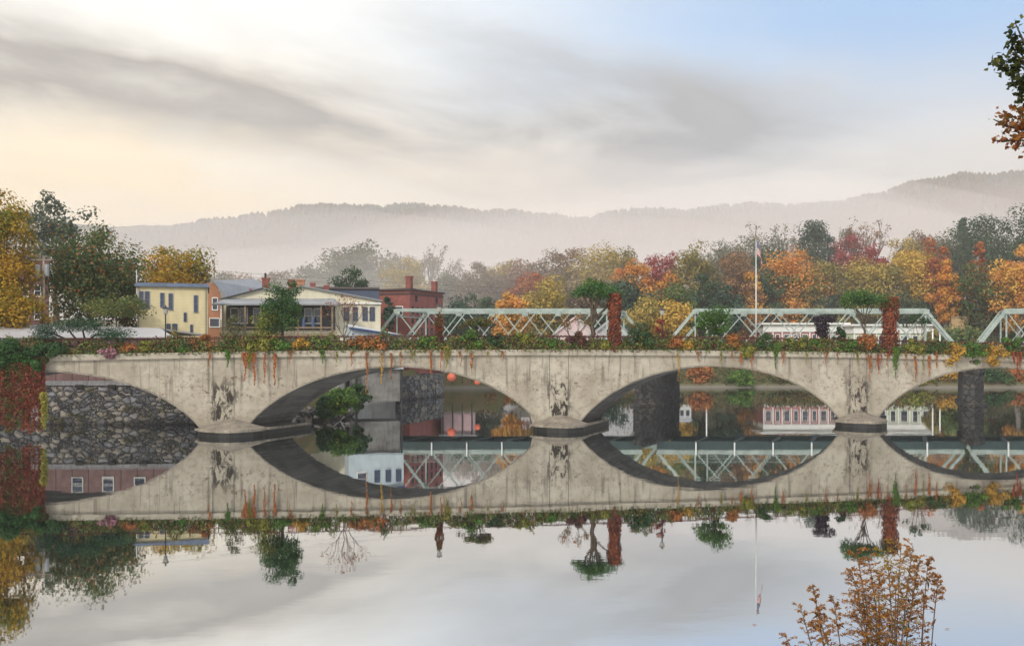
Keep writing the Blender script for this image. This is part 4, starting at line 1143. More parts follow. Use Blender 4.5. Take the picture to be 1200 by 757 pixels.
# orange brick house behind it
Y = 118.0; x0 = wx(236, Y)
h = House('brick_house', (x0, Y, 3), R(16), 'orange brick house with a grey gable roof behind the yellow house')
h.poly([(0, 0), (2.1, 0), (2.1, wz(345, Y) - 3), (1.6, wz(330, Y) - 3), (0, wz(333, Y) - 3)], 0, 8, BRICKO)
zt = wz(329.5, Y) - 3; ze = wz(347, Y) - 3
h.part('roof', MB().slab([(1.3, -.3, zt + .05), (2.8, -.3, ze), (8.6, 9, ze + 1.2), (6.2, 9, zt + 1.0)], .14), METROOF)
h.window((1.5, wz(356, Y) - 3), .5, 1.3, 'f', WHITE, 0); h.window((1.45, wz(378, Y) - 3), 1.0, .9, 'f', WHITE, 0, False)
h.chimney(5.4, 5.0, ze + .5, wz(335, Y) - 3, .7); h.chimney(4.4, 8.2, zt - .2, wz(327, Y) - 3, .6)

# cream porch house
q = Q(258, 109, 7.4, 3); P_ = q.x; Zq = q.z
CREAM = siding('cream_siding', (.64, .60, .46), .15)
h = House('porch_house', q.loc, q.a, 'cream clapboard house with a long grey metal porch roof and two low gables')
h.poly([(0, 0), (P_(446), 0), (P_(446), Zq(352, 446)), (P_(352), Zq(335, 352)), (P_(330), Zq(343, 330)), (P_(306), Zq(337.5, 306)), (0, Zq(350))], 2.0, 8, CREAM)
TRIM = paint('dark_roof_edge', (.05, .055, .065), .6)
def rake(a, b_):
    A, B_ = (P_(a[0]), Zq(a[1], a[0])), (P_(b_[0]), Zq(b_[1], b_[0]))
    return MB().slab([(A[0], 1.6, A[1] + .15), (B_[0], 1.6, B_[1] + .15), (B_[0], 8.3, B_[1] + .15), (A[0], 8.3, A[1] + .15)], .13)
h.part('roof', rake((256, 350.5), (306, 337.5)), TRIM)
h.part('roof', rake((306.2, 337.5), (330.8, 343)), METROOF)
h.part('roof', rake((331, 343), (352, 335)), METROOF)
h.part('roof', rake((352.2, 335), (448, 352.5)), METROOF)
def Zp(v): return wz(v, 108.5) - 3
h.part('porch_roof', MB().slab([(P_(251), -1.5, Zp(356.5)), (P_(398), -1.5, Zp(355.5)), (P_(391), 2.05, Zp(347.5)), (P_(261), 2.05, Zp(348.5))], .16), METROOF)
h.part('porch_shade_panel', MB().b2(P_(262), P_(392), 1.86, 1.98, Zp(386), Zp(357)), paint('porch_shade', (.06, .06, .065)))  # flat dark panel stands in for the shade under the porch roof
for u in (263, 289, 307, 325, 350, 377, 390): h.part('porch_post', MB().b2(P_(u) - .09, P_(u) + .09, -1.3, -1.12, Zp(398), Zp(356.5)), WOODT)
h.part('porch_railing', MB().b2(P_(262), P_(391), -1.34, -1.26, Zp(384) - .07, Zp(384) + .10).b2(P_(262), P_(391), -1.34, -1.26, Zp(391.5) - .05, Zp(391.5) + .05), WOODT)
h.part('porch_floor', MB().b2(P_(260), P_(392), -1.4, 2.0, Zp(394), Zp(392.5)), WOODT)
for u in (272, 283, 299, 341, 360, 371): h.window((P_(u), Zp(369)), .7, 1.5, 'f', WHITE, 1.86)
for u in (405.5, 415.7, 427.5, 436): h.window((P_(u), Zq(367, u)), .40, 1.3, 'f', NAVY, 2.0)
h.part('eave_trim', MB().b2(P_(392.5), P_(447), 1.75, 1.99, Zq(353.8, 430) - .16, Zq(353.8, 430)), WHITE)
for (u, va, w_, m_) in ((305.5, 319, .75, BRICKR), (337, 321, .62, BRICKR), (348, 321, .85, BRICKO), (363, 325, .5, BRICKR), (380, 328, .5, BRICKR)):
    h.chimney(P_(u), 5, Zq(346, u), Zq(va + 3, u), w_, m_)
h.part('stove_pipe', MB().tube([(P_(305), 5, Zq(326, 305)), (P_(305), 5, Zq(316, 305))], .12, 8), DARK)
for i, (u, lb) in enumerate(((356, 'folded blue patio umbrella on the porch, left of a pair'), (367, 'folded blue patio umbrella on the porch, right of a pair'))):
    xx = P_(u); e_ = empty('patio_umbrella', (q.x0 + xx * math.cos(q.a), q.Y + xx * math.sin(q.a), wz(392.3, 110)), 0, lb, 'umbrella', 'folded umbrellas on the porch')
    MB().tube([(0, 0, 0), (0, 0, 2.1)], .025, 6).build('pole', WOODT, e_)
    MB().lathe([(.05, .75), (.19, .85), (.15, 1.5), (.05, 2.05)], n=10).build('canopy', paint('blue_canvas', (.06, .12, .25)), e_)

# lean-to annex with pale blue river wall, standing on stilts over the bank
q = Q(409, 100.5, 14, 4.2); P_ = q.x; Zq = q.z
h = House('lean_to_annex', q.loc, q.a, 'low pale blue annex with a sloping white roof beside the cream house', 'house')
h.poly([(0, 0), (P_(473), 0), (P_(473), Zq(393, 473)), (P_(416), Zq(383.5, 416)), (0, Zq(383))], 0, 5, siding('pale_blue_siding', (.46, .53, .56), .15))
h.part('roof', MB().slab([(P_(409), -.35, Zq(383)), (P_(474), -.35, Zq(393, 474)), (P_(464), 5.2, Zq(388, 464)), (P_(409), 5.2, Zq(377.5))], .15), paint('white_metal_roof', (.50, .51, .52), .4))
h.part('eave_trim', MB().beam((P_(409), -.39, Zq(384.6)), (P_(474), -.39, Zq(394.6, 474)), .08, .24), NAVY)
for u, w_ in ((424, .8), (442, .36), (455, .36), (467, .36)): h.window((P_(u), Zq(404 if u < 430 else 407, u)), w_, 1.2 if u < 430 else 1.0, 'f', NAVY if u > 430 else WHITE, 0)
h.part('foundation', MB().b2(.1, P_(473) - .3, .5, 4.8, -3.2, -.01), paint('dark_foundation', (.17, .165, .155), .9, .45))
for u in (418, 471): h.part('stilt', MB().b2(P_(u) - .1, P_(u) + .1, .1, .3, -5.6, 0), DARK)

# slate fronted block and red brick mill
q = Q(350, 127, 7.4, 3); P_ = q.x; Zq = q.z
h = House('slate_block', q.loc, q.a, 'dark slate fronted flat block between the cream house and the brick mill', 'building')
W_ = P_(443.5); z0, z1 = Zq(353, 400), Zq(337.5, 400)
h.wall(0, W_, 0, 7, 0, z0, BRICKR)
h.part('mansard', MB().slab([(0, -.25, z0), (W_ + .1, -.25, z0), (W_ + .1, .6, z1), (0, .6, z1)], .3), SLATE)
h.part('parapet', MB().b2(-.1, W_ + .15, .3, 7, z1 - .1, z1 + .15), paint('parapet_trim', (.10, .08, .08)))
rz = -math.atan2(.349, .937)
h = House('brick_mill', (-13.7, 137, 1.5), rz, 'tall red brick mill with rows of small windows and two chimneys beside the truss end', 'building')
LW = 9.6; Tm = wz(338, 137) - 1.5
h.wall(-LW, 0, 0, 10.8, 0, Tm - .25, BRICKR)
h.part('cornice', MB().b2(-LW - .2, .22, -.25, 11.0, Tm - .25, Tm).b2(-LW - .08, .10, -.12, 10.9, Tm - .75, Tm - .55), paint('mill_cornice', (.055, .035, .035)))
h.window((-1.55, wz(364, 137.5) - 1.5), 1.0, 1.0, 'f', WHITE, 0, False)
SASH = paint('mill_sash', (.05, .03, .035))
for zz, n_ in ((wz(364, 139) - 1.5, 7), (wz(375, 139) - 1.5, 7), (wz(388, 139) - 1.5, 7)):
    for i in range(n_): h.window((.9 + i * 1.5, zz), .45, .9, 'r', SASH, 0, True, .05)
for i in (2, 8.6): h.window((i, wz(350, 139) - 1.5), .45, .7, 'r', SASH, 0, False, .05)
h.chimney(-.5, .9, Tm - .3, wz(323, 137) - 1.5, .75); h.chimney(-.6, 9.2, Tm - .3, wz(329, 144) - 1.5, .7)

# white-roofed warehouse standing on the river wall
Y = 84.9; k = Y / 1200; x0 = -50.0
h = House('warehouse', (x0, Y, 3.55), 0, 'long low warehouse with a white roof and plum boarded river front above the stone wall', 'building')
xr = wx(212, 88) - x0
def plum():
    m, N = newmat('plum_boards'); t = N.n('ShaderNodeTexCoord'); X, Y_, Z = N.xyz(t.outputs['Object'])
    n1 = N.noise(t.outputs['Object'], 1.5, 5, .6)
    col = N.mix(N.ss(n1, .3, .7), (.115, .065, .06), (.175, .105, .10))
    fr = N.m('FRACT', N.m('DIVIDE', X, 1.35)); col = N.mix(N.m('LESS_THAN', fr, .05), col, (.03, .025, .028))
    finish(N, col, .8); return m
h.wall(0, xr, 0, 9.5, 0, wz(394.5, 85) - 3.55, plum())
ze = wz(394, 85) - 3.55; zr = wz(377.5, 92) - 3.55
h.part('roof', MB().slab([(-.3, -.5, ze), (xr + .5, -.5, ze), (xr - 3, 6.5, zr - .55), (-.3, 6.5, zr)], .14).slab([(-.3, 6.5, zr), (xr - 3, 6.5, zr - .55), (xr, 10, ze + .3), (-.3, 10, ze + .3)], .14), paint('white_roof', (.40, .39, .40), .5, .15, .5))
for u in (91, 127, 164): h.window((wx(u, Y) - x0, (570 - 498) * k - 3.55), .8, 1.1, 'f', paint('worn_sash', (.46, .45, .43), .6, .3), 0)
for u in (8, 20): h.window((wx(u, Y) - x0, wz(391.5, 85) - 3.55 - .55), .7, .5, 'f', WHITE, 0, False)
# red brick building behind the left trees
q = Q(-10, 112, 24, 3); P_ = q.x; Zq = q.z
h = House('brick_block', q.loc, q.a, 'tall red brick block half hidden behind the left hand trees', 'building')
W_ = P_(57)
h.wall(0, W_, 0, 7, 0, Zq(303, 57), brick('plum_brick', (.17, .065, .07), (.22, .085, .085), (.2, .15, .15)))
h.part('parapet', MB().b2(-.1, W_ + .08, -.2, 7.1, Zq(303, 57), Zq(300, 57)), paint('parapet_trim2', (.22, .2, .2)))
for u, v in ((30, 341), (44, 341), (30, 368), (44, 368)): h.window((P_(u), Zq(v, u)), .55, 1.1, 'f', WHITE, 0)

for (hx, x_, y_, z0, z1) in (('yellow_house', .12, -.07, 0, 9.2), ('yellow_house', 6.2, -.07, 0, 9.2), ('porch_house', 13.9, 1.92, 0, 7.6)):
    r_ = [o for o in COL.objects if o.name == hx][0]
    MB().tube([(x_, y_, z0), (x_, y_, z1)], .05, 6).build('downpipe', paint('downpipe_grey', (.30, .29, .26), .6), r_)

# far bank buildings
def riverside(name, u0, u1, vt, Y, label, wallm, nb, two=True, zb=2.3):
    x0 = wx(u0, Y); W_ = wx(u1, Y) - x0; zt = wz(vt, Y) - zb
    h = House(name, (x0, Y, zb), 0, label, 'building')
    h.wall(0, W_, 0, 9, 0, zt - 1.9, wallm)
    h.part('roof', MB().b2(-.9, W_ + .6, -1.0, 9.6, zt - .35, zt).b2(-.2, W_ + .1, -.3, 9.2, zt - 1.95, zt - .35), WHITE)
    dx = W_ / nb; fl = (zt - 2.0) / 2
    h.part('floor_band', MB().b2(-.05, W_ + .05, -.16, 0, fl - .3, fl + .12), WHITE)
    for i in range(nb + 1): h.part('pilaster', MB().b2(i * dx - .14, i * dx + .14, -.14, 0, 0, zt - 1.95), WHITE)
    for i in range(nb):
        for f in (0, 1):
            ww = dx * (.5 if i % 2 else .68)
            h.window((dx * (i + .5), fl * f + fl * .55), ww * .8, fl * .62, 'f', WHITE, 0, True, .12)
    return h
riverside('riverside_hall', 895, 992, 378.5, 222, 'red walled riverside hall with a thick white roof and white pilasters across the water', paint('faded_red', (.42, .13, .13)), 9)
riverside('riverside_house', 1001, 1092, 380, 216, 'pale green riverside house with white trim right of the red walled hall', siding('pale_green_siding', (.52, .58, .42), .3), 7)
def gable_house(name, u0, u1, vp, ve, Y, zb, label, wm, rm, depth=8, group=None):
    x0 = wx(u0, Y); W_ = wx(u1, Y) - x0
    h = House(name, (x0, Y, zb), 0, label, 'house', group)
    zp, ze = wz(vp, Y) - zb, wz(ve, Y) - zb
    h.poly([(0, 0), (W_, 0), (W_, ze), (W_ / 2, zp), (0, ze)], 0, depth, wm)
    h.part('roof', MB().slab([(-.4, -.4, ze - .12), (W_ / 2, -.4, zp + .1), (W_ / 2, depth + .3, zp + .1), (-.4, depth + .3, ze - .12)], .16).slab([(W_ / 2, -.4, zp + .1), (W_ + .4, -.4, ze - .12), (W_ + .4, depth + .3, ze - .12), (W_ / 2, depth + .3, zp + .1)], .16), rm)
    for q in (.25, .5, .75): h.window((W_ * q, ze * .55), W_ * .10, min(1.5, ze * .45), 'f', WHITE, 0)
    return h
PINKR = paint('pale_pink_roof', (.55, .45, .45), .6)
gable_house('pink_roofed_house', 650, 700, 371, 392, 172, 2.0, 'house with a pale pink gable roof seen left of the tall flat topped tree', siding('pink_siding', (.55, .42, .42), .25), PINKR)
gable_house('pink_roofed_house', 694, 742, 374, 394, 180, 2.5, 'grey roofed house behind the first red ivy pillar', siding('grey_siding', (.42, .42, .43), .25), paint('grey_shingle', (.28, .28, .30)))
gable_house('waterside_cottage', 617, 655, 412, 430, 178, 2.2, 'small pale green cottage whose gable shows in the water under the left main arch', siding('mint_siding', (.55, .63, .55), .25), paint('dark_shingle', (.12, .12, .13)))
gable_house('waterside_cottage', 575, 612, 418, 431, 176, 2.0, 'low grey roofed boathouse left of the pale green cottage', siding('grey_siding2', (.40, .39, .40), .25), paint('grey_shingle2', (.25, .25, .27)))
h = House('boarded_shed', (wx(517, 143), 143, 1.2), 0, 'pinkish boarded shed on dark posts by the water under the left main arch', 'shed')
h.wall(0, 4.6, .5, 5, 1.7, 4.6, siding('shed_pink', (.42, .29, .30), .3))
for i in range(4): h.part('post', MB().b2(.15 + i * 1.35, .30 + i * 1.35, .3, .45, .2, 4.6), DARK)
h.part('roof', MB().slab([(-.3, 0, 4.65), (4.9, 0, 4.65), (4.9, 5.3, 5.3), (-.3, 5.3, 5.3)], .15), paint('grey_shingle', (.28, .28, .30)))
h = House('white_boathouse', (wx(795, 176), 176, 1.4), 0, 'small white boathouse by the far shore seen through the middle arch', 'shed')
h.wall(0, 2.2, 0, 3, 0, 4.6, siding('white_siding', (.66, .68, .68), .25))
h.part('roof', MB().slab([(-.2, -.2, 4.5), (2.4, -.2, 4.5), (2.4, 3.2, 5.2), (-.2, 3.2, 5.2)], .12), METROOF)
h.window((.6, 3.4), .4, .8, 'f', DARK, 0); h.window((1.6, 3.4), .4, .8, 'f', DARK, 0)

# ------------------------------------------------------------------ river walls, boulders and poles
mb = MB()
def wall_strip(name, pts, zt, th, mat, label, cope=None, cat='wall'):
    """retaining wall along a line; th is the thickness on the land side (to the left when walking the line backwards)"""
    root = empty(name, (pts[0][0], pts[0][1], 0), 0, label, cat)
    mb = MB(); cb = MB(); n = len(pts); off = []
    for i in range(n):
        a = Vector((*pts[max(i - 1, 0)], 0)); b_ = Vector((*pts[min(i + 1, n - 1)], 0)); d = (b_ - a).normalized()
        off.append(Vector((-d.y, d.x, 0)) * th)
    o = Vector((pts[0][0], pts[0][1], 0))
    for i in range(n - 1):
        p, q = Vector((*pts[i], 0)) - o, Vector((*pts[i + 1], 0)) - o
        P = [p, q, q + off[i + 1], p + off[i]]
        mb.prism([(v.x, v.y) for v in P], -1.6, zt)
        if cope:
            ins = [v for v in P]
            nrm = off[i].normalized() * -.12
            c_ = [p + nrm, q + nrm, q + off[i + 1], p + off[i]]
            cb.prism([(v.x, v.y) for v in c_], zt, zt + .35)
    mb.build('masonry', mat, root)
    if cope: cb.build('coping', cope, root)
wall_strip('granite_river_wall', [(-52, 83.5), (-40, 83.5), (-30, 83.6), (-21, 84.0), (-18.6, 86.2)], 3.2, 1.2, RUBBLE, 'grey rubble granite wall rising from the water beneath the leftmost arch', paint('granite_coping', (.20, .20, .205), .85, .45, 2))
gw = [o for o in COL.objects if o.name == 'granite_river_wall'][0]
for u in (93, 131, 168): MB().b2(wx(u, 83.4) - .30 + 52, wx(u, 83.4) + .30 + 52, -.19, -.02, 3.0, 3.26).build('drain_opening', BLACK, gw)
wall_strip('concrete_river_wall', [(-16.4, 97), (-16.6, 106), (-15.6, 116), (-13.6, 119.5)], 3.7, 1.0, paint('grey_bank_concrete', (.34, .33, .315), .9, .3, .7), 'plain grey concrete river wall behind the green bank bushes', None)
wall_strip('dark_stone_wall', [(-13.7, 121), (-9.4, 135), (-9.2, 138.5), (-12.5, 140)], 2.9, 1.0, RUBBLED, 'dark rubble stone wall along the water beyond the concrete wall', None)

WEED = leafmat('wall_weed', (.06, .09, .025), (.13, .12, .03), (.20, .10, .03))
rw = random.Random(31)
for i in range(14):
    u = 62 + i * 11.5 + rw.uniform(-4, 4); zz = rw.choice((.5, .8, 1.4, 2.1, 2.7)) + rw.uniform(-.2, .2); rg = np.random.default_rng(400 + i)
    P = rg.normal(size=(70, 3)) * np.array([.26, .06, .16]) + np.array([0, -.05, 0])
    e_ = empty('wall_weed', (wx(u, 83.45), 83.42, zz), 0, 'small tuft of weeds rooted in a joint of the granite river wall', 'weed', 'weeds in the granite river wall')
    leafmesh('foliage', P, rg.normal(size=P.shape), .12, WEED, e_, rg, .4)
    MB().tube([(0, .1, 0), (0, -.08, .12)], .01, 4).build('stem', BARK, e_)
def boulder(loc, s, seed, label, mat):
    rr = random.Random(seed); rng = np.random.default_rng(seed)
    n1, n2 = 9, 6; vs = []; fs = []
    for i in range(n2 + 1):
        ph = math.pi * i / n2
        for k in range(n1):
            th = 2 * math.pi * k / n1; q = 1 + rr.uniform(-.22, .22)
            vs.append((s[0] * q * math.sin(ph) * math.cos(th), s[1] * q * math.sin(ph) * math.sin(th), s[2] * (1 + rr.uniform(-.12, .12)) * math.cos(ph)))
    for i in range(n2):
        for k in range(n1): fs.append((i * n1 + k, (i + 1) * n1 + k, (i + 1) * n1 + (k + 1) % n1, i * n1 + (k + 1) % n1))
    mb = MB(); mb.add(vs, fs); o = mb.build('boulder', mat); o.location = loc; o.rotation_euler = (rr.uniform(-.3, .3), rr.uniform(-.3, .3), rr.random() * 6)
    tag(o, label, 'boulder', 'riprap boulders on the left bank')
ROCK = rubble('riprap_stone', .4, ((.16, .155, .15), (.30, .29, .275), (.22, .2, .18)), (.05, .05, .05))
rr = random.Random(5)
for i in range(20):
    q = i / 19; bx_ = -19.3 + 4.2 * q + rr.uniform(-.5, .5); by = 82.5 + 11 * q + rr.uniform(-.6, .6)
    s = rr.uniform(.35, .75)
    boulder((bx_, by, .15 + rr.uniform(-.1, .7)), (s * 1.3, s, s * .75), i, 'rough grey riprap boulder at the foot of the left bank under the left main arch', ROCK)
def bank_bush(u, Y, vtop, vbot, w_px, mat, label, seed, leaf=.22, n=26, per=110):
    k = Y / 1200; z0 = max(.05, H - (vbot - VH) * k); h_ = H - (vtop - VH) * k - z0
    root = empty('bank_bush', (wx(u, Y), Y, z0), 0, label, 'bush', 'bushes along the river banks')
    rng = np.random.default_rng(seed); C, rad = crown_clumps('bush', w_px * k, h_, rng, n)
    P, Q = clump_leaves(C, rad, per, rng); P[:, 2] = np.maximum(P[:, 2], .02)
    mb = MB()
    for i in range(8): mb.tube([(0, 0, -.2), tuple(C[i] * np.array([.5, .5, .5])), tuple(C[i])], [.04, .03, .01], 4)
    mb.build('stem', BARK, root); leafmesh('foliage', P, Q, leaf, mat, root, rng)
bank_bush(399, 87, 451, 489, 42, GREEN, 'leafy green bush leaning over the water under the left main arch', 3, .24, 34, 130)
bank_bush(420, 91, 447, 482, 26, DGREEN, 'darker green bush right behind the leafy one under the left main arch', 4, .24)
bank_bush(381, 85, 464, 494, 22, DGREEN, 'low dark bush against the pier under the left main arch', 5, .22)
for i, (u, Y, vt, vb, w_, m_, lb) in enumerate((
 (480, 131, 448, 466, 18, YGREEN, 'yellowish bush at the foot of the dark stone wall'),
 (503, 138, 444, 464, 30, leafmat('bank_olive', (.08, .085, .03), (.16, .11, .03), (.09, .11, .03)), 'olive brown bush right of the yellowish one along the dark stone wall'),
 (582, 166, 436, 457, 60, RUSTL, 'rusty bush on the far shore behind the right haunch of the left main arch'),
 (712, 169, 402, 455, 70, leafmat('bank_teal', (.02, .05, .035), (.03, .075, .045), (.05, .07, .03)), 'large blue green bush on the far shore left of the middle arch stone pier'),
 (700, 166, 432, 456, 60, DGREEN, 'dark bush on the far shore left in the middle arch'),
 (760, 167, 430, 456, 60, leafmat('bank_olive2', (.07, .08, .03), (.14, .10, .03), (.09, .11, .03)), 'olive bush on the far shore behind the left stone pier'),
 (820, 168, 428, 455, 46, RUSTL, 'brownish bush on the far shore under the middle arch crown'),
 (868, 167, 432, 455, 40, GREEN, 'green bush on the far shore right under the middle arch crown'),
 (925, 169, 430, 455, 60, leafmat('bank_olive3', (.05, .07, .025), (.15, .10, .03), (.2, .14, .03)), 'mixed green and brown bush on the far shore, rightmost in the middle arch'),
 (1075, 166, 432, 455, 42, YGREEN, 'yellow green bush on the far shore left in the right arch'),
 (1110, 168, 428, 455, 40, GOLD, 'golden bush on the far shore left of the right stone pier'),
 (1165, 166, 430, 455, 40, DGREEN, 'dark bush on the far shore right of the right stone pier'),
 (1195, 168, 430, 456, 30, RUSTL, 'rusty bush on the far shore at the right edge of the picture'))):
    bank_bush(u, Y, vt, vb, w_, m_, lb, 50 + i, .4, 22, 70)
def bank_cover():
    rng = np.random.default_rng(12); P = []
    while len(P) < 16000:
        x_, y_ = rng.uniform(-14, 112), rng.uniform(163, 186); z_ = ground_z(x_, y_)
        if z_ < .35 or x_ - lerp_poly(RB, y_) > 0: continue
        P.append((x_, y_, z_ + abs(rng.normal()) * .55 * (.4 + .6 * math.sin(x_ * .7) ** 2 + .3 * math.sin(y_))))
    P = np.array(P)
    o = leafmesh('bank_undergrowth', P, rng.normal(size=P.shape) + np.array([0, -.6, .6]), .42, leafmat('undergrowth', (.05, .06, .02), (.13, .09, .035), (.17, .07, .03), .2, .12), None, rng)
    tag(o, 'tangled brown and green undergrowth along the far shore', 'undergrowth', kind='stuff')
bank_cover()

def upole(u, Y, vtop, zb, label, arms=True):
    k = Y / 1200; zt = H - (vtop - VH) * k; x_ = wx(u, Y)
    root = empty('utility_pole', (x_, Y, zb), 0, label, 'utility pole', 'utility poles')
    h_ = zt - zb
    MB().tube([(0, 0, -.5), (0, 0, h_)], [.17, .11], 8).build('pole', bark('pole_wood', (.30, .25, .20)), root, True)
    if arms:
        MB().b2(-3.1, .9, -.08, .04, h_ - .35, h_ - .2).build('crossarm', bark('pole_wood', (.30, .25, .20)), root)
        MB().tube([(-.42, -.25, h_ - 2.0), (-.42, -.25, h_ - .75)], .24, 12).tube([(.42, -.25, h_ - 1.75), (.42, -.25, h_ - .7)], .2, 12).build('transformer', paint('transformer_grey', (.30, .32, .34), .5), root)
        for q in (-2.9, -1.6, .7): MB().lathe([(.03, h_ - .2), (.06, h_ - .12), (.03, h_ - .02)], (q, 0, 0), 8).build('insulator', WHITE, root, True)
    else:
        MB().b2(-1.1, 1.1, -.06, .06, h_ - .7, h_ - .55).build('crossarm', bark('pole_wood', (.30, .25, .20)), root)
upole(51, 93, 301, 4.5, 'wooden utility pole with transformers between the left hand trees')
upole(1107, 226, 352, 4, 'thin far utility pole left of the gap between two truss spans', False)
upole(1125, 228, 350, 4, 'thin far utility pole above the tan shed', False)
upole(1156, 224, 354, 4, 'thin far utility pole left of the right hand truss', False)
def wire(a, b_, sag, label):
    a, b_ = Vector(a), Vector(b_); pts = []
    for i in range(25):
        q = i / 24; p = a.lerp(b_, q); p.z -= sag * 4 * q * (1 - q); pts.append(p)
    o = MB().tube(pts, .011, 4).build('power_line', DARK)
    tag(o, label, 'power line', 'overhead power lines')
wire((wx(51, 93) + .7, 93, 14.4), (60, 131, 12.9), 1.2, 'upper power line running right from the utility pole above the roofs')
wire((wx(51, 93) - 1.6, 93, 14.4), (60, 132, 12.2), 1.4, 'lower power line running right from the utility pole above the roofs')
wire((wx(1040, 225), 225, wz(353, 225)), (wx(1260, 225), 225, wz(352, 225)), .5, 'upper power line strung along the far bank poles')
wire((wx(1040, 225), 225, wz(359, 225)), (wx(1260, 225), 225, wz(359, 225)), .5, 'lower power line strung along the far bank poles')
h = House('tan_shed', (wx(1115, 222), 222, 4), 0, 'small tan trackside shed between two truss spans', 'shed')
h.wall(0, 3.6, 0, 3, 0, wz(371, 222) - 4.15, siding('tan_boards', (.48, .33, .17), .3)); h.part('roof', MB().b2(-.2, 3.8, -.2, 3.2, wz(371, 222) - 4.15, wz(371, 222) - 3.95), paint('shed_roof', (.4, .3, .2)))
for (u, Y, v, lb) in ((1093, 195, 388, 'slim white mast on the far shore left in the right arch reflection'), (1101.5, 195, 392, 'slim white mast right beside its twin in the right arch reflection'), (828, 190, 386, 'slim white mast on the far shore behind the middle arch')):
    r_ = empty('white_mast', (wx(u, Y), Y, 1.5), 0, lb, 'mast', 'white masts on the far shore')
    hh = wz(v, Y) - 1.5
    MB().tube([(0, 0, -.6), (0, 0, hh)], [.16, .12], 8).build('pole', WHITE, r_, True)
    MB().lathe([(.05, hh), (.22, hh + .1), (.22, hh + .3), (.04, hh + .4)], n=10).build('lamp_head', WHITE, r_, True)

# ------------------------------------------------------------------ trees of the far bank and the village
LM = {
 'orange': leafmat('t_orange', (0.590, 0.208, 0.043), (0.636, 0.327, 0.061), (0.360, 0.193, 0.044)),
 'bright': leafmat('t_bright_orange', (0.638, 0.279, 0.063), (0.630, 0.394, 0.078), (0.523, 0.193, 0.043)),
 'gold': leafmat('t_gold', (0.555, 0.323, 0.057), (0.628, 0.443, 0.079), (0.327, 0.243, 0.044)),
 'red': leafmat('t_red', (0.323, 0.082, 0.035), (0.429, 0.147, 0.036), (0.234, 0.083, 0.036)),
 'crimson': leafmat('t_crimson', (0.279, 0.046, 0.053), (0.411, 0.078, 0.071), (0.198, 0.063, 0.048)),
 'olive': leafmat('t_olive', (0.195, 0.179, 0.054), (0.343, 0.259, 0.069), (0.129, 0.129, 0.048)),
 'yellowolive': leafmat('t_yellow_olive', (0.326, 0.259, 0.060), (0.489, 0.340, 0.074), (0.195, 0.179, 0.045)),
 'brown': leafmat('t_brown', (0.228, 0.138, 0.081), (0.343, 0.193, 0.094), (0.162, 0.113, 0.072)),
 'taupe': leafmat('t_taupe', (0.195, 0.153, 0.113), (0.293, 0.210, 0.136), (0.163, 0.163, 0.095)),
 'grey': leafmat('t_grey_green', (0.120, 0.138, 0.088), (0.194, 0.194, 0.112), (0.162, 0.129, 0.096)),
 'dark': leafmat('t_dark_green', (0.028, 0.069, 0.036), (0.055, 0.106, 0.048), (0.081, 0.114, 0.049)),
 'pine': leafmat('t_pine', (0.022, 0.058, 0.038), (0.045, 0.088, 0.051), (0.065, 0.097, 0.048), .1),
 'green': leafmat('t_green', (0.064, 0.123, 0.035), (0.129, 0.179, 0.047), (0.228, 0.179, 0.046)),
 'greenorange': leafmat('t_green_orange', (0.097, 0.139, 0.040), (0.490, 0.242, 0.051), (0.195, 0.179, 0.045)),
 'rustgreen': leafmat('t_rust_green', (0.045, 0.089, 0.029), (0.089, 0.130, 0.031), (0.393, 0.137, 0.037)),
 'goldgreen': leafmat('t_gold_green', (0.425, 0.249, 0.017), (0.153, 0.177, 0.014), (0.449, 0.216, 0.016), .3, .22),
}
def ftree(u, vtop, w_px, Y, kind, mk, label, n=58, per=130, leaf=.54, vb=None, group='trees across the river', name=None, **kw):
    X = wx(u, Y); gz = ground_z(X, Y) if vb is None else wz(vb, Y)
    if gz < .2: gz = .2
    h_ = wz(vtop, Y) - gz
    nm = name or ('conifer_tree' if kind == 'cone' else 'bare_tree' if kind == 'bare' else 'broadleaf_tree')
    return tree(nm, (X, Y, gz), w_px * Y / 1200, h_, kind, LM[mk] if isinstance(mk, str) else mk, label, 'tree', group, seed=abs(int(u * 7 + Y)), n=n, per=per, leaf=leaf, rz=(u * 1.7) % 6.28, tm=BARK_G if Y > 180 else BARK, **kw)
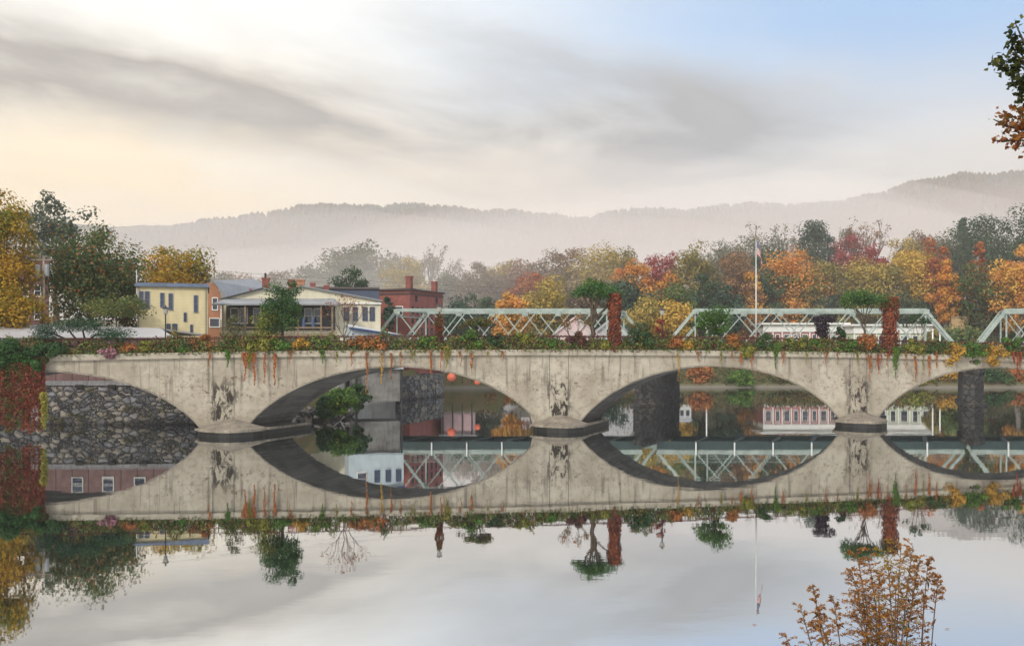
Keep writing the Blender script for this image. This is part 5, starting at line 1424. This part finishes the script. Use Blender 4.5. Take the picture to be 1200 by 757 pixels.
FT = [
 # back row, hazy
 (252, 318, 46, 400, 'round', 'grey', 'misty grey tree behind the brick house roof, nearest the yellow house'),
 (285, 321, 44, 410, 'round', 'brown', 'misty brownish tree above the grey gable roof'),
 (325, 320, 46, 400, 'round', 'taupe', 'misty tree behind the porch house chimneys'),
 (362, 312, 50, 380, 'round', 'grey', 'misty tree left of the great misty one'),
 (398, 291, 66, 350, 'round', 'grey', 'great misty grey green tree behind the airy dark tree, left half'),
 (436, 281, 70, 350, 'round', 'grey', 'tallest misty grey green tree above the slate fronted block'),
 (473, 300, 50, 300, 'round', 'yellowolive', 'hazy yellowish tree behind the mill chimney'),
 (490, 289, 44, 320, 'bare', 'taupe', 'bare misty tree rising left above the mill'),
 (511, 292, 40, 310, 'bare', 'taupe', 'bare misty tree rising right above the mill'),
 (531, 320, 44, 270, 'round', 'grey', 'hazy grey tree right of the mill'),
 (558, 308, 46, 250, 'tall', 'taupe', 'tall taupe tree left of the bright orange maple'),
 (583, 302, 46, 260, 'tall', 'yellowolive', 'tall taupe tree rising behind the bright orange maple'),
 (608, 302, 44, 255, 'tall', 'brown', 'tall brown tree right behind the bright orange maple'),
 (622, 311, 40, 235, 'round', 'red', 'dull red tree above the bright orange maple, right side'),
 (647, 300, 50, 255, 'tall', 'taupe', 'tall dull taupe tree behind the round yellow olive one'),
 (664, 291, 44, 262, 'tall', 'brown', 'tall brown tree left of the flat topped bridge tree'),
 (700, 283, 54, 250, 'tall', 'yellowolive', 'tall yellow brown tree above the flat topped bridge tree'),
 (728, 286, 42, 262, 'tall', 'olive', 'tall olive tree behind the first red ivy pillar'),
 (744, 303, 40, 240, 'round', 'orange', 'soft orange tree right of the first red ivy pillar'),
 (777, 288, 48, 245, 'round', 'crimson', 'dark maroon tree left of the tall olive one in mid wood'),
 (812, 280, 48, 240, 'tall', 'olive', 'tall olive tree right of the dark maroon one'),
 (841, 284, 44, 285, 'tall', 'grey', 'pale hazy tree between the tall olive and the bare grey one'),
 (862, 286, 56, 235, 'round', 'brown', 'orange brown tree left of the flag'),
 (872, 270, 50, 265, 'tall', 'grey', 'grey green tree rising behind the flag'),
 (908, 265, 50, 270, 'bare', 'grey', 'pale bare topped tree right of the flag'),
 (905, 285, 44, 250, 'tall', 'dark', 'dark blue green tree directly right of the flagpole'),
 (953, 254, 40, 262, 'tall', 'pine', 'tall dark pine above the broad orange maple'),
 (975, 264, 36, 275, 'bare', 'grey', 'bare grey tree right of the tall dark pine'),
 (993, 277, 44, 262, 'round', 'crimson', 'maroon tree under the bare round crowned one'),
 (1014, 262, 40, 262, 'bare', 'brown', 'bare brown tree with a round crown against the mist'),
 (1031, 290, 36, 245, 'round', 'crimson', 'crimson tree below the bare round crowned one'),
 (1062, 277, 42, 258, 'tall', 'yellowolive', 'yellow olive tree behind the golden maple, left'),
 (1080, 269, 40, 268, 'tall', 'taupe', 'taupe tree top behind the red maple'),
 (1112, 268, 44, 275, 'tall', 'grey', 'grey green tree left of the big dark green ones'),
 (1128, 255, 26, 290, 'cone', 'pine', 'pointed grey conifer at the left of the big dark green trees'),
 (1145, 252, 62, 262, 'round', 'dark', 'big dark green tree left at the top right of the wood'),
 (1184, 248, 70, 255, 'round', 'dark', 'big dark green tree right at the top right of the wood'),
 (1225, 252, 60, 250, 'round', 'dark', 'dark green tree cut by the right edge of the picture'),
 # middle row
 (538, 352, 50, 215, 'round', 'pine', 'dark bluish tree behind the ivy clad lamp column'),
 (566, 342, 44, 220, 'round', 'dark', 'dark tree left under the bright orange maple'),
 (640, 322, 54, 215, 'round', 'yellowolive', 'round yellow olive tree right of the bright orange maple'),
 (680, 332, 50, 218, 'round', 'taupe', 'dull tree behind the thin open bridge tree'),
 (712, 322, 46, 222, 'tall', 'grey', 'grey green tree behind the crown of the flat topped bridge tree'),
 (738, 325, 46, 212, 'tall', 'pine', 'blue green dark tree right behind the first red ivy pillar'),
 (764, 318, 48, 225, 'round', 'orange', 'dull orange tree above the lamp with the red bush'),
 (792, 326, 42, 215, 'tall', 'green', 'green tree above the left end of the middle truss'),
 (826, 322, 44, 222, 'round', 'dark', 'dark tree behind the bright green round bridge tree'),
 (850, 330, 40, 218, 'round', 'pine', 'dark bluish tree left of the pyramid shaped orange maple'),
 (905, 318, 46, 236, 'round', 'dark', 'dark tree right of the pyramid shaped orange maple'),
 (933, 287, 62, 240, 'round', 'orange', 'broad orange maple below the tall dark pine'),
 (946, 312, 38, 236, 'round', 'greenorange', 'green and orange tree in front of the broad orange maple'),
 (975, 296, 52, 242, 'round', 'olive', 'olive orange tree right of the broad orange maple'),
 (1012, 294, 60, 240, 'round', 'yellowolive', 'broad yellow olive tree left of the second red ivy pillar'),
 (1040, 310, 44, 238, 'round', 'olive', 'olive tree above the second red ivy pillar'),
 (1073, 288, 52, 240, 'round', 'gold', 'bright golden maple in front of the red maple'),
 (1096, 279, 30, 236, 'tall', 'red', 'red maple right of the bright golden one'),
 (1109, 306, 28, 224, 'round', 'orange', 'lower rusty red maple beside the bright golden one'),
 (1146, 279, 30, 236, 'cone', 'red', 'slim pointed red maple in front of the dark green trees'),
 (1152, 302, 62, 222, 'round', 'rustgreen', 'round green tree with rusty edges under the slim red maple'),
 (1192, 284, 54, 215, 'round', 'bright', 'bright orange maple at the right edge of the wood'),
 # front row
 (598, 337, 38, 196, 'round', 'bright', 'bright orange maple alone above the left truss'),
 (757, 345, 40, 200, 'round', 'yellowolive', 'yellow green tree behind the lamp with the red bush'),
 (790, 352, 44, 198, 'round', 'gold', 'low golden tree above the left end post of the middle truss'),
 (880, 319, 48, 232, 'cone', 'bright', 'pyramid shaped orange maple left of the white flagpole'),
 (922, 345, 44, 236, 'round', 'orange', 'low orange tree above the roof of the riverside hall, left'),
 (960, 342, 46, 238, 'round', 'pine', 'dark tree above the roof of the riverside hall, right'),
 (1008, 342, 50, 236, 'round', 'olive', 'low olive tree behind the second flat topped bridge tree'),
 (1062, 345, 46, 236, 'round', 'dark', 'low dark tree right of the second red ivy pillar'),
 (1100, 352, 46, 240, 'round', 'pine', 'low dark tree behind the far utility poles, left'),
 (1140, 352, 50, 240, 'round', 'pine', 'low dark tree behind the far utility poles, right'),
 (1190, 350, 50, 225, 'round', 'green', 'low green tree behind the right hand truss'),
 (1100, 386, 30, 206, 'round', 'olive', 'low olive scrub tree between two truss spans, left'),
 (1128, 384, 44, 200, 'round', 'green', 'low green scrub tree between two truss spans, right'),
 (690, 375, 60, 195, 'round', 'pine', 'low dark tree beside the pale pink roof'),
 (740, 380, 50, 195, 'round', 'dark', 'low dark tree right of the grey shingled roof'),
]
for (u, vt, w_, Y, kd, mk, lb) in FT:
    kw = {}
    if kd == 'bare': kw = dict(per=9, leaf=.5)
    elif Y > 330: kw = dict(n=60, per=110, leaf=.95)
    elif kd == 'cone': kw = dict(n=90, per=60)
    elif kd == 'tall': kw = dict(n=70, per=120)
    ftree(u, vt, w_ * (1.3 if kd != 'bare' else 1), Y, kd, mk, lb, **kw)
# village trees
VT = [
 (8, 217, 80, 92, 'bush', 'goldgreen', 'golden yellow tree at the left edge of the picture', 392, dict(n=80, per=130, leaf=.26)),
 (-40, 240, 90, 96, 'round', 'goldgreen', 'golden green tree cut by the left edge of the picture', 392, dict(n=50, per=90, leaf=.3)),
 (66, 222, 122, 152, 'airy', leafmat('t_airy', (.075, .105, .085), (.12, .15, .10), (.14, .14, .08)), 'tall airy grey green tree behind the utility pole', 392, dict(n=80, per=60, leaf=.50)),
 (108, 258, 124, 99, 'bush', leafmat('t_big_left', (.055, .105, .03), (.11, .14, .035), (.30, .13, .035), .3, .6), 'large dark green tree with rusty edges right of the utility pole', 398, dict(n=130, per=150, leaf=.27)),
 (146, 300, 44, 101, 'bush', 'greenorange', 'rusty green tree against the left side of the yellow house', 392, dict(n=40, per=80, leaf=.25)),
 (205, 285, 100, 122, 'round', 'goldgreen', 'yellow gold tree behind the yellow house', 392, dict(n=80, per=110, leaf=.34)),
 (136, 347, 96, 93.5, 'low', leafmat('t_low_green', (0.068, 0.115, 0.034), (0.149, 0.176, 0.041), (0.270, 0.176, 0.041)), 'low spreading green tree in front of the yellow house', 388, dict(n=40, per=110, leaf=.2)),
 (20, 330, 64, 90, 'bush', 'goldgreen', 'lower yellow green tree at the left edge beneath the golden one', 392, dict(n=50, per=110, leaf=.24)),
 (410, 305, 50, 150, 'round', leafmat('t_locust', (0.027, 0.068, 0.034), (0.054, 0.101, 0.047), (0.081, 0.121, 0.054)), 'airy dark green tree above the slate fronted block', 392, dict(n=44, per=70, leaf=.34)),
 (456, 345, 18, 126, 'tall', 'pine', 'narrow dark tree in the gap between slate block and mill', 392, dict(n=24, per=60, leaf=.3)),
]
for (u, vt, w_, Y, kd, mk, lb, vb, kw) in VT:
    ftree(u, vt, w_, Y, kd, mk, lb, vb=vb, group='trees in the village', **kw)

# ------------------------------------------------------------------ foreground on the near bank
def maple_branch():
    Y = 13.0; k = Y / 1200
    root = empty('maple_tree', (wx(1330, Y), Y + .5, 0.6), 0, 'near maple whose dark and orange leafy twigs reach into the top right corner', 'tree')
    o = Vector(root.location)
    mb = MB(); B = Vector((0, 0, 0))
    mb.tube([(0, 0, -.8), (.05, 0, 4), (.1, .1, 8), (.2, .1, 12), (.3, .1, 15)], [.28, .24, .2, .14, .07], 9)
    def P3(u, v, dy=0): return Vector((wx(u, Y + dy), Y + dy, wz(v, Y + dy))) - o
    tw = [[P3(1325, 180), P3(1260, 130), P3(1215, 88), P3(1188, 62), P3(1176, 75)], [P3(1260, 130), P3(1205, 110), P3(1200, 130)], [P3(1215, 88), P3(1200, 50), P3(1190, 28)],
          [P3(1325, 230), P3(1255, 185), P3(1212, 155), P3(1180, 148), P3(1164, 140)], [P3(1212, 155), P3(1190, 165), P3(1168, 165)], [P3(1255, 185), P3(1215, 170), P3(1192, 172)], [P3(1330, 120), P3(1260, 60), P3(1215, 40)]]
    for t_ in tw: mb.tube(t_, [.05 if t_[0].x > -1.2 else .02] + [.018] * (len(t_) - 2) + [.006], 5)
    mb.build('trunk', BARK, root, True)
    rng = np.random.default_rng(9)
    def cl(lst, per, s):
        Ps = []
        for (u, v, ru, rv) in lst:
            n = int(per * ru * rv / 100)
            d = rng.normal(size=(n, 3)) * .5
            c = P3(u, v)
            Ps.append(np.array(c) + np.stack([d[:, 0] * ru * k, d[:, 1] * ru * k, d[:, 2] * rv * k], 1))
        return np.concatenate(Ps)
    dk = cl([(1186, 45, 8, 16), (1196, 62, 10, 20), (1176, 73, 12, 9), (1190, 92, 10, 14), (1198, 110, 8, 18), (1212, 70, 16, 46), (1240, 80, 30, 60), (1184, 82, 10, 10)], 44, .1)
    og = cl([(1176, 140, 12, 9), (1190, 150, 12, 12), (1174, 164, 10, 6), (1190, 164, 12, 8), (1205, 148, 12, 22), (1230, 160, 24, 26), (1190, 174, 5, 4), (1196, 134, 7, 8)], 44, .1)
    leafmesh('crown', dk, rng.normal(size=dk.shape) + np.array([0, -.3, .5]), .072, leafmat('maple_dark', (.022, .038, .012), (.06, .065, .014), (.16, .15, .025), .4), root, rng, .8)
    leafmesh('turning_leaves', og, rng.normal(size=og.shape) + np.array([0, -.3, .5]), .068, leafmat('maple_orange', (.25, .07, .025), (.30, .13, .03), (.14, .12, .03), .4), root, rng, .8)
maple_branch()

def goldenrod():
    Y0 = 5.6
    BR_ = leafmat('seed_plume', (.28, .11, .03), (.42, .20, .055), (.50, .30, .12), .35, 6)
    YL_ = leafmat('seed_plume_gold', (.36, .24, .03), (.30, .13, .035), (.22, .20, .03), .3, 6)
    STM = paint('stalk_brown', (.16, .09, .045), .8); LFM = leafmat('stalk_leaf', (.10, .035, .018), (.16, .10, .025), (.22, .09, .03), .3, 5)
    GLF = leafmat('stalk_leaf_green', (.16, .17, .02), (.30, .24, .03), (.07, .10, .02), .3, 5)
    def plant(stems, label, seed, base):
        rng = np.random.default_rng(seed); rr = random.Random(seed)
        bx_, bz = wx(base, Y0), 3.55
        root = empty('goldenrod', (bx_, Y0, bz), 0, label, 'wild plant', 'dry goldenrod in the foreground')
        o = Vector((bx_, Y0, bz)); mb = MB(); PL = []; PLM = {}; L = []; G = []
        for (u, v, ln, dy, dens, plume, green) in stems:
            P = []; PL.append(P); Y = Y0 + dy; tip = Vector((wx(u, Y), Y, wz(v, Y))) - o
            b0 = Vector((rr.uniform(-.06, .06), dy * .4, -.3)); md = b0.lerp(tip, .6) + Vector(((b0.x - tip.x) * .25, 0, .1))
            path = []
            for i in range(15):
                q = i / 14; path.append(b0 * (1 - q) ** 2 + md * 2 * q * (1 - q) + tip * q * q)
            nod = Vector((rr.choice((-1, 1)) * .035, 0, -.012)); path.append(tip + nod)
            mb.tube(path, [.0045] * 8 + [.0032] * 5 + [.002] * 3, 5)
            # plume: arching side sprays that carry fluffy seed heads
            pl = plume * 1.35 * Y / 1200; PLM[len(PL) - 1] = BR_ if green < .55 else YL_
            ns = int(27 * dens)
            for i in range(ns):
                q = i / ns; st = path[14].lerp(path[max(0, 14 - int(14 * min(1, ln)))], q)
                idx = 14 - q * 14 * ln; i0 = max(0, min(13, int(idx))); st = path[i0].lerp(path[i0 + 1], idx - i0)
                a = rr.random() * 6.283; lsp = pl * (.35 + .65 * q) * rr.uniform(.6, 1.15)
                d = Vector((math.cos(a), math.sin(a) * .7, .42)).normalized()
                sp = [st, st + d * lsp * .6, st + d * lsp * .95 + Vector((0, 0, -.02 * lsp)), st + d * lsp * 1.15 + Vector((math.cos(a), 0, -.55)) * lsp * .25]
                mb.tube(sp, [.0018, .0014, .001, .0008], 3, cap=False)
                for j in range(26):
                    w_ = rr.random() ** .7 * 2.99; j0 = int(w_); p = sp[j0].lerp(sp[j0 + 1], w_ - j0)
                    P.append(tuple(p + Vector((rr.gauss(0, .004), rr.gauss(0, .004), rr.gauss(.004, .004)))))
            for i in range(int(16 * (1 - .5 * dens) + 5)):
                q = rr.uniform(.15, .98 - ln * .4); i0 = int(q * 14); p = path[i0].lerp(path[i0 + 1], q * 14 - i0)
                (G if rr.random() < green else L).append(tuple(p + Vector((rr.uniform(-.02, .02), rr.uniform(-.02, .02), 0))))
        mb.build('stalk', STM, root, True)
        for ip, P in enumerate(PL):
            P = np.array(P); leafmesh('seed_plume', P, rng.normal(size=P.shape), .0125, PLM[ip], root, rng, .55)
        for nm, A, mt in (('foliage', L, LFM), ('green_foliage', G, GLF)):
            if len(A):
                A = np.array(A); leafmesh(nm, A, rng.normal(size=A.shape), .05, mt, root, rng, .26)
    plant([(938, 712, .42, .1, 1.0, 20, 0), (920, 745, .3, .0, .7, 16, 0), (962, 730, .35, -.1, .9, 18, 0), (955, 716, .3, .15, .8, 16, 0)], 'small dry brown goldenrod plume at the left of the foreground clump', 3, 1000)
    plant([(953, 688, .22, .1, .8, 11, 0), (976, 700, .2, -.1, .6, 9, 0)], 'thin pale goldenrod stalks rising behind the small left plume', 4, 1000)
    plant([(1003, 647, .40, .0, 1.5, 26, .1), (1018, 655, .5, .1, 1.5, 30, .3), (1040, 648, .5, -.1, 1.5, 30, .7), (1056, 638, .45, .15, 1.5, 30, .8), (1070, 640, .35, .0, 1.4, 24, .3), (1030, 672, .6, .2, 1.6, 36, .3), (1050, 690, .6, -.2, 1.6, 36, .5),
           (1010, 690, .6, .05, 1.5, 30, 0), (1026, 715, .6, .1, 1.5, 36, 0), (998, 668, .3, -.1, 1.2, 18, 0), (1078, 655, .3, .1, 1.2, 16, 0), (1062, 715, .5, .1, 1.4, 30, .4), (1004, 720, .5, -.1, 1.4, 28, 0), (1040, 740, .5, .15, 1.4, 34, .3)], 'big bushy brown and yellow goldenrod clump in the foreground', 5, 1045)
    plant([(1100, 675, .14, .1, .8, 9, 0), (1082, 700, .3, .0, .4, 8, .4), (1088, 655, .12, .1, .5, 8, 0)], 'thin goldenrod stalk standing apart at the right of the foreground clump', 6, 1075)
goldenrod()
for i, (u, v) in enumerate(((1110, 737), (887, 716), (884, 732), (42, 588), (935, 727))):
    Y = H * 1200 / (v - VH); o = MB().add([(-.06, 0, .008), (0, -.02, .012), (.06, 0, .02), (0, .02, .012)], [(0, 1, 2, 3)]).build('floating_leaf', RUSTL)
    o.location = (wx(u, Y), Y, 0.004); o.rotation_euler = (0, 0, i * 1.3)
    sm = o.modifiers.new('thickness', 'SOLIDIFY'); sm.thickness = .003
    tag(o, 'small fallen leaf floating on the still water', 'leaf', 'fallen leaves on the water')
